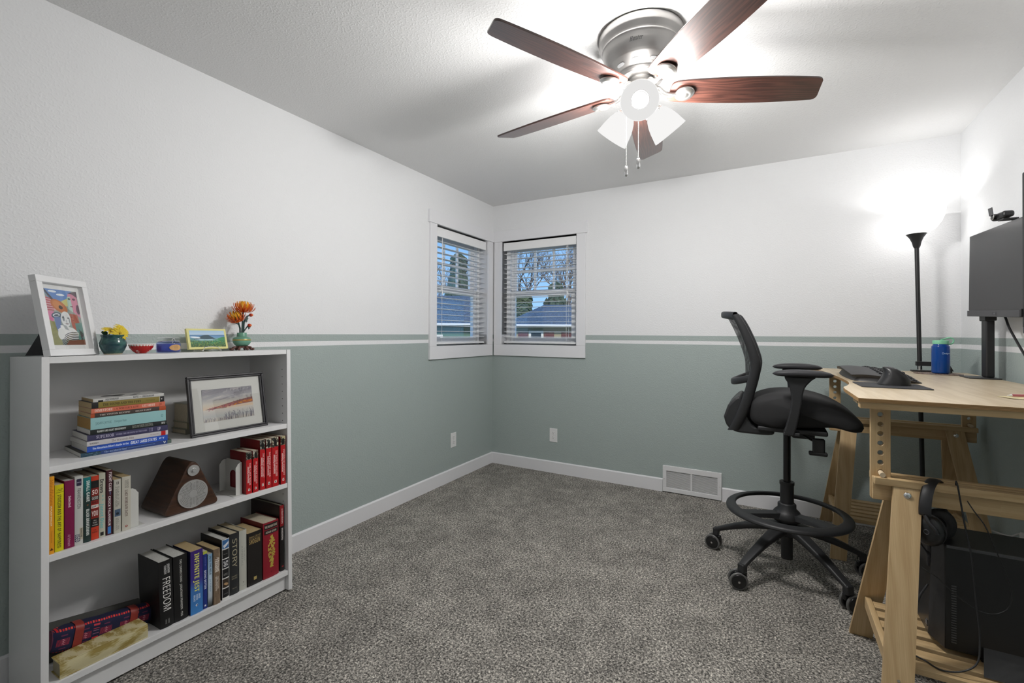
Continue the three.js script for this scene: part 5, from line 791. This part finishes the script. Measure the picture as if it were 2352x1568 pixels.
{
  const g = thing('monitor', 'second black monitor at the right picture edge, seen from its side', 'monitor', [3.1, 0, 1.375], .1);
  const p = new THREE.Group(); p.name = 'display'; g.add(p); p.position.y = 1.235;
  part('housing', rb(.001, .034, 0, .58, 0, .5, .005), M([.012, .012, .02], .35), p);
  part('screen', bx(-.0006, .001, .025, .575, .005, .495), screenM, p);
  part('side_button', rb(-.006, .006, .06, .09, -.006, .006, .003), black, p);
  part('column', rb(.036, .07, DT + .006, 1.5, .21, .29, .008), black, g);
  part('base_plate', extrude(roundRect(.15, .24, .02), .006, .001, 1).rotateX(-Math.PI / 2).translate(.06, DT + .0003, .25), black, g);
}
{
  const g = thing('webcam', 'small black webcam clipped on the monitor top', 'webcam', [3.19, 1.7225, .945], .12);
  part('camera_body', rb(-.024, .014, .010, .037, -.05, .05, .01, 3), M([.015, .015, .016], .4), g);
  const l = part('lens', new THREE.CylinderGeometry(.0125, .0125, .014, 28).rotateZ(Math.PI / 2).translate(-.026, .0235, -.012), blackGloss, g);
  part('lens_ring', new THREE.TorusGeometry(.0125, .0016, 8, 28).rotateY(Math.PI / 2).translate(-.033, .0235, -.012), steel, l);
  part('privacy_flap', rb(-.034, -.03, .034, .068, -.026, .002, .0015).rotateZ(.12), M([.05, .05, .055], .4), g);
  part('clip', merge(rb(-.012, .04, .004, .011, -.02, .02, .002), rb(.033, .04, -.04, .008, -.02, .02, .002)), M([.06, .06, .062], .45), g);
}
const cableM = M([.012, .012, .013], .5);
function cable(label, pts, r, m = cableM, n = 90) { const g = thing('cable', label, 'cable', [0, 0, 0]); part('cord', tube(pts, r, n, 8), m, g); return g; }
cable('thick black cable hanging from the monitor to the desk', [[3.235, 1.36, .74], [3.25, 1.316, .762], [3.25, 1.269, .801], [3.25, 1.211, .869], [3.25, 1.152, .944], [3.25, 1.07, 1.06], [3.245, 1.03, 1.14], [3.24, 1.0255, 1.25]], .0048);
// ---------------------------------------------------------------- under the desk
{
  const g = thing('desktop_computer', 'black tower computer standing on the slats of the near trestle', 'computer', [2.775, .2, 1.62]);
  const cm = M([.010, .010, .011], .42), z0 = -.1, z1 = .105;
  part('case', rb(.03, .47, .018, .35, z0, z1, .004), cm, g);
  part('front_panel', hexa([[.004, .022, z0], [.0, .03, z1 - .05], [.03, .02, z1], [.03, .02, z0], [.012, .345, z0], [.01, .34, z1 - .05], [.034, .35, z1], [.034, .35, z0]]), M([.02, .02, .022], .3), g);
  for (const [a, b] of [[.25, .29], [.30, .335]]) part('drive_bay', rb(.0, .012, a, b, z0 + .02, z1 - .06, .002), M([.05, .05, .055], .35), g);
  const fin = bx(0, .012, -.0016, .0016, -.0012, .0012); for (let k = 0; k < 24; k++) part('vent_fin', fin, M([.09, .09, .095], .4), g).position.set(.046 - .0 * k, .045 + k * .0078, z1 + .0008);
  part('top_trim', rb(.034, .47, .344, .3525, z1 - .004, z1 + .003, .001), M([.07, .07, .075], .3), g);
  const foot = hexa([[.13, .0005, z1 + .03], [.1, .0005, z1 + .075], [.26, .0005, z1 + .075], [.225, .0005, z1 + .03], [.12, .055, z1 - .004], [.12, .05, z1 + .004], [.21, .05, z1 + .004], [.21, .055, z1 - .004]]);
  part('stabiliser_foot', foot, M([.022, .022, .023], .5), g);
  part('stabiliser_foot', bx(.12, .4, .0005, .019, z0 + .01, z1 - .01), black, g);
  const lt = canvasTex(64, 64, (c) => { c.fillStyle = '#15151a'; c.fillRect(0, 0, 64, 64); c.fillStyle = '#a9adb4'; for (let k = 0; k < 3; k++) c.fillRect(8, 12 + k * 16, 48, 7); });
  part('case_badge', bx(-.001, .001, .05, .068, z1 - .075, z1 - .057), M('#ffffff', .4, { map: lt }), g);
}
{ // headphones over the rail
  const g = thing('headphones', 'black over-ear headphones hanging on the near trestle rail', 'headphones', [2.79, .7375, 1.675], -.5);
  const hm = M([.016, .016, .018], .45);
  const band = grid(40, 8, (u, v) => { const a = (u - .5) * 3.5, c = v * 6.28318, R = .078, w = .0165 * Math.cos(c), t = .0042 * Math.sin(c); return [w, (R + t) * Math.cos(a) * 1.12 - R * 1.05 + .0005, (R + t) * Math.sin(a)]; }, true);
  part('headband', band, hm, g);
  for (const s of [-1, 1]) {
    part('yoke', tube([[0, -.095, s * .0775], [.012, -.115, s * .083], [.026, -.13, s * .083], [.032, -.145, s * .081]], .006, 20, 10), hm, g);
    const c = part('ear_cup', lathe([[.001, .03], [.02, .029], [.036, .024], [.043, .012], [.044, 0], [.001, 0]], 36).rotateX(s * Math.PI / 2).scale(.92, 1.12, 1).translate(.004, -.148, s * .048), M([.012, .012, .013], .35), g);
    part('ear_cushion', new THREE.TorusGeometry(.031, .013, 12, 36).scale(.95, 1.15, 1).translate(.004, -.148, s * .045), rubber, c);
    part('cup_ring', new THREE.TorusGeometry(.007, .0012, 8, 24).translate(.004, -.148, s * .0785), M([.06, .06, .065], .4), c);
  }
}
cable('black cable looped from the rail hook in front of the computer', [[2.839, .742, 1.70], [2.838, .756, 1.705], [2.838, .75, 1.716], [2.842, .708, 1.725], [2.848, .63, 1.745], [2.857, .555, 1.76], [2.864, .42, 1.775], [2.866, .302, 1.80], [2.851, .245, 1.825], [2.809, .214, 1.835], [2.769, .2035, 1.83], [2.737, .2035, 1.80], [2.69, .204, 1.77]], .0024);
cable('thin black cable in a wide loop beside the computer', [[2.862, .70, 1.715], [2.87, .68, 1.735], [2.892, .641, 1.75], [2.908, .594, 1.755], [2.927, .533, 1.76], [2.945, .473, 1.76], [2.948, .441, 1.76], [2.939, .404, 1.76], [2.913, .38, 1.76], [2.876, .378, 1.76], [2.83, .407, 1.758], [2.781, .451, 1.75], [2.766, .452, 1.72], [2.764, .44, 1.66]], .0018);
cable('short black cable behind the near trestle leg', [[2.772, .40, 1.69], [2.75, .36, 1.70], [2.735, .31, 1.715], [2.72, .26, 1.72], [2.712, .22, 1.722], [2.70, .2036, 1.73], [2.68, .2036, 1.74]], .003);
{
  const g = cable('white power cord along the right wall with an inline plug', [[3.28, .203, .40], [3.28, .245, .497], [3.28, .275, .623], [3.282, .303, .725], [3.282, .339, .794], [3.28, .352, .86], [3.28, .34, .95]], .004, M([.6, .6, .6], .4));
  part('plug', rb(3.268, 3.296, .325, .365, .84, .90, .006), M([.62, .62, .62], .4), g);
}
// ---------------------------------------------------------------- drafting chair
{
  const cx = 2.388, cz = .93, g = thing('drafting_chair', 'black mesh-back drafting chair with a foot ring and five casters', 'chair', [cx, 0, cz]);
  const X = (x) => x - cx, pm = M([.017, .0175, .019], .48), fab = M([.012, .012, .013], .8, { sheen: .3, sheenRoughness: .5, sheenColor: new THREE.Color(.1, .1, .1) });
  // star base
  part('base_hub', lathe([[.001, .19], [.034, .19], [.05, .2], [.056, .225], [.05, .25], [.036, .262], [.001, .262]], 32), pm, g);
  const R = .345;
  for (let k = 0; k < 5; k++) {
    const a = (165.4 + 72 * k) * Math.PI / 180, q = new THREE.Group(); q.name = 'base_leg'; g.add(q); q.rotation.y = a;
    const leg = grid(16, 20, (u, v) => { const b = u * 6.28318, r = .03 + v * (R - .012), yt = .255 - .132 * Math.pow(v, 1.35), th = lerp(.055, .026, Math.pow(v, .7)) + (v > .93 ? .012 * (v - .93) / .07 : 0), w = lerp(.035, .0185, v); const c = Math.cos(b), s = Math.sin(b); return [r, yt - th / 2 + Math.sign(s) * Math.pow(Math.abs(s), .55) * th / 2, Math.sign(c) * Math.pow(Math.abs(c), .55) * w * (s < 0 ? .8 : 1)]; }, true);
    part('leg_spoke', leg, pm, q);
    part('leg_end', rb(R - .005, R + .026, .082, .124, -.018, .018, .007, 3), pm, q);
    const cs = new THREE.Group(); cs.name = 'caster'; g.add(cs); cs.position.set(Math.cos(a) * R, 0, -Math.sin(a) * R); cs.rotation.y = [2.9, 3.4, .6, .35, 1.9][k];
    part('caster_stem', cyl(.006, .006, .06, .1, 12).translate(0, 0, 0), steel, cs);
    part('caster_hood', merge(rb(-.014, .03, .052, .084, -.011, .011, .008, 3), bar([.026, .042, -.016], [.026, .042, .016], .006, .006, 12)), blackGloss, cs);
    for (const s of [-1, 1]) {
      const w = part('wheel', lathe([[.001, -.009], [.03, -.009], [.033, -.007], [.033, .007], [.03, .009], [.001, .009]], 32).rotateX(Math.PI / 2).translate(.026, .042, s * .0205), blackGloss, cs);
      part('tyre', new THREE.TorusGeometry(.0355, .0065, 10, 36).translate(.026, .042, s * .0205), M([.16, .16, .155], .3, { transmission: .3, thickness: 0 }), w);
      part('axle_cap', new THREE.CylinderGeometry(.005, .005, .003, 12).rotateX(Math.PI / 2).translate(.026, .042, s * .031), chrome, w);
    }
  }
  part('lower_column', cyl(.0265, .0265, .071, .2, 28), black, g);
  part('column_sleeve', merge(cyl(.031, .031, .345, .455, 28), cyl(.034, .034, .452, .467, 28)), black, g);
  part('upper_column', cyl(.0172, .0172, .46, .76, 24), blackGloss, g);
  // foot ring
  const RY = .316, RR = .262;
  const ring = grid(72, 14, (u, v) => { const a = u * 6.28318, b = v * 6.28318, c = Math.cos(b), s = Math.sin(b), r = RR + Math.sign(c) * Math.pow(Math.abs(c), .7) * .024; return [Math.cos(a) * r, RY + Math.sign(s) * Math.pow(Math.abs(s), .7) * .0115 + .006 * c * -1, Math.sin(a) * r]; }, true);
  part('foot_ring', ring, pm, g);
  part('ring_hub', lathe([[.03, .262], [.062, .268], [.072, .29], [.058, .315], [.042, .33], [.042, .352], [.036, .358], [.03, .358]], 32), pm, g);
  for (const a of [.62, 2.52]) { const d = [Math.cos(a), Math.sin(a)]; part('ring_spoke', hexa([[d[0] * .05 - d[1] * .03, .285, d[1] * .05 + d[0] * .03], [d[0] * .05 + d[1] * .03, .285, d[1] * .05 - d[0] * .03], [d[0] * .25 + d[1] * .035, .308, d[1] * .25 - d[0] * .035], [d[0] * .25 - d[1] * .035, .308, d[1] * .25 + d[0] * .035], [d[0] * .05 - d[1] * .025, .312, d[1] * .05 + d[0] * .025], [d[0] * .05 + d[1] * .025, .312, d[1] * .05 - d[0] * .025], [d[0] * .25 + d[1] * .03, .322, d[1] * .25 - d[0] * .03], [d[0] * .25 - d[1] * .03, .322, d[1] * .25 + d[0] * .03]].map((p) => p)), pm, g); }
  // seat
  const seat = (() => {
    const prof = [[-.168, .862], [-.16, .895], [-.10, .925], [-.02, .938], [.07, .934], [.15, .916], [.22, .887], [.275, .845], [.302, .81], [.300, .785], [.278, .776], [.2, .79], [.05, .775], [-.1, .762], [-.16, .79]];
    const c = new THREE.CatmullRomCurve3(prof.map(([x, y]) => V(x, y, 0)), true, 'centripetal');
    const mid = [.06, .85];
    return grid(64, 26, (u, v) => { const p = c.getPointAt(u % 1), s = v * 2 - 1, e = Math.pow(Math.max(0, 1 - Math.pow(Math.abs(s), 7)), .36), z = .232 * s; return [mid[0] + (p.x - mid[0]) * (.0 + e), mid[1] + (p.y - mid[1]) * e + .006 * s * s * (p.y > .9 ? 1 : 0), z]; }, true);
  })();
  part('seat_cushion', seat, fab, g);
  part('seat_pan', rb(-.13, .16, .752, .775, -.2, .2, .008, 3), pm, g);
  part('tilt_mechanism', merge(rb(-.09, .11, .735, .757, -.06, .06, .006), rb(.02, .12, .70, .74, -.035, .035, .01)), black, g);
  part('tilt_handle', merge(bar([.05, .735, .06], [.13, .705, .16], .005, .005, 10), rb(.10, .15, .665, .735, .15, .18, .008, 3), rb(.085, .16, .655, .672, .148, .182, .006, 3)), black, g);
  // arms
  for (const s of [-1, 1]) {
    const arm = part('armrest', spineArm(), pm, g); arm.position.z = s * .272;
    const pad = grid(28, 20, (u, v) => { const a = u * 6.28318, t = v * 2 - 1, e = Math.pow(1 - Math.pow(Math.abs(t), 3.2), .5), ca = Math.cos(a), sa = Math.sin(a); return [.055 + t * .122, 1.0495 + Math.sign(sa) * Math.pow(Math.abs(sa), .7) * .0165 * e - .006 * t * t, Math.sign(ca) * Math.pow(Math.abs(ca), .7) * .043 * e]; }, true);
    part('arm_pad', pad, M([.022, .022, .025], .55), arm);
    part('arm_bracket', s > 0 ? rb(-.02, .045, .757, .772, -.14, .012, .004) : rb(-.02, .045, .757, .772, -.012, .14, .004), pm, arm);
  }
  function spineArm() { return extrude(spline([[.0, .755], [-.018, .775], [-.012, .80], [.002, .86], [.01, .92], [.006, .97], [-.002, 1.0], [-.015, 1.022], [-.012, 1.034], [.03, 1.036], [.09, 1.036], [.105, 1.03], [.09, 1.018], [.065, .985], [.055, .945], [.05, .90], [.04, .84], [.03, .79], [.022, .757]]), .03, .006, 2, 4).translate(0, 0, -.015); }
  // backrest
  const bp = new THREE.CatmullRomCurve3([[2.178, .735], [2.206, .80], [2.238, .90], [2.262, 1.0], [2.272, 1.075], [2.254, 1.15], [2.226, 1.225], [2.196, 1.29], [2.172, 1.33]].map(([x, y]) => V(X(x), y, 0)));
  const bw = (t) => .2 - .05 * Math.pow(1 - t, 2.2) - .012 * t * t, hol = (t) => .07 * smooth(.05, .5, t);
  const P = (s, t) => { const p = bp.getPoint(t); return [p.x - hol(t) * (1 - s * s), p.y + .010 * (1 - s * s) * t, s * bw(t)]; };
  const sideRail = (s) => grid(14, 40, (u, v) => { const a = u * 6.28318, t = v, p = P(s, t), w = lerp(.024, .019, t), d = lerp(.03, .017, t); const c = Math.cos(a), q = Math.sin(a); return [p[0] - d + c * d, p[1] + .004 * c, p[2] - s * w * .4 + q * w * .75]; }, true);
  for (const s of [-1, 1]) part('back_rail', sideRail(s), pm, g);
  const bandAt = (t0, dep, h, y0) => grid(14, 24, (u, v) => { const a = u * 6.28318, s = v * 2 - 1, p = P(s, t0), c = Math.cos(a), q = Math.sin(a); return [p[0] - .018 - dep * (1 - s * s) + c * .012, p[1] + y0 * (1 - s * s) + Math.sign(q) * Math.pow(Math.abs(q), .6) * h, p[2]]; }, true);
  part('back_top_bar', bandAt(.985, .0, .018, 0), pm, g);
  part('lumbar_support', bandAt(.40, .05, .018, -.045), pm, g);
  part('lower_back_bar', bandAt(.22, .03, .014, -.01), pm, g);
  const bm = canvasTex(128, 128, (c, w, h) => { c.fillStyle = '#000'; c.fillRect(0, 0, w, h); c.fillStyle = '#fff'; for (let k = 0; k < 8; k++) { c.fillRect(0, k * 16, w, 7); c.fillRect(k * 16, 0, 6, h); } });
  bm.wrapS = bm.wrapT = THREE.RepeatWrapping; bm.repeat.set(12, 22); bm.colorSpace = THREE.NoColorSpace;
  part('mesh_back', grid(24, 40, (u, v) => { const p = P((u * 2 - 1) * .95, .12 + v * .86); return [p[0] - .008, p[1], p[2]]; }), M([.02, .02, .022], .7, { alphaMap: bm, transparent: true, side: THREE.DoubleSide }), g);
  // bracket that joins back and seat
  part('back_bracket', extrude(spline([[X(2.10), .80], [X(2.115), .755], [X(2.15), .728], [X(2.2), .722], [X(2.31), .724], [X(2.33), .742], [X(2.30), .757], [X(2.24), .762], [X(2.215), .80], [X(2.20), .85], [X(2.18), .905], [X(2.155), .90], [X(2.12), .86]]), .30, .01, 2, 4).translate(0, 0, -.15), pm, g);
}
renderer.render(scene, camera);
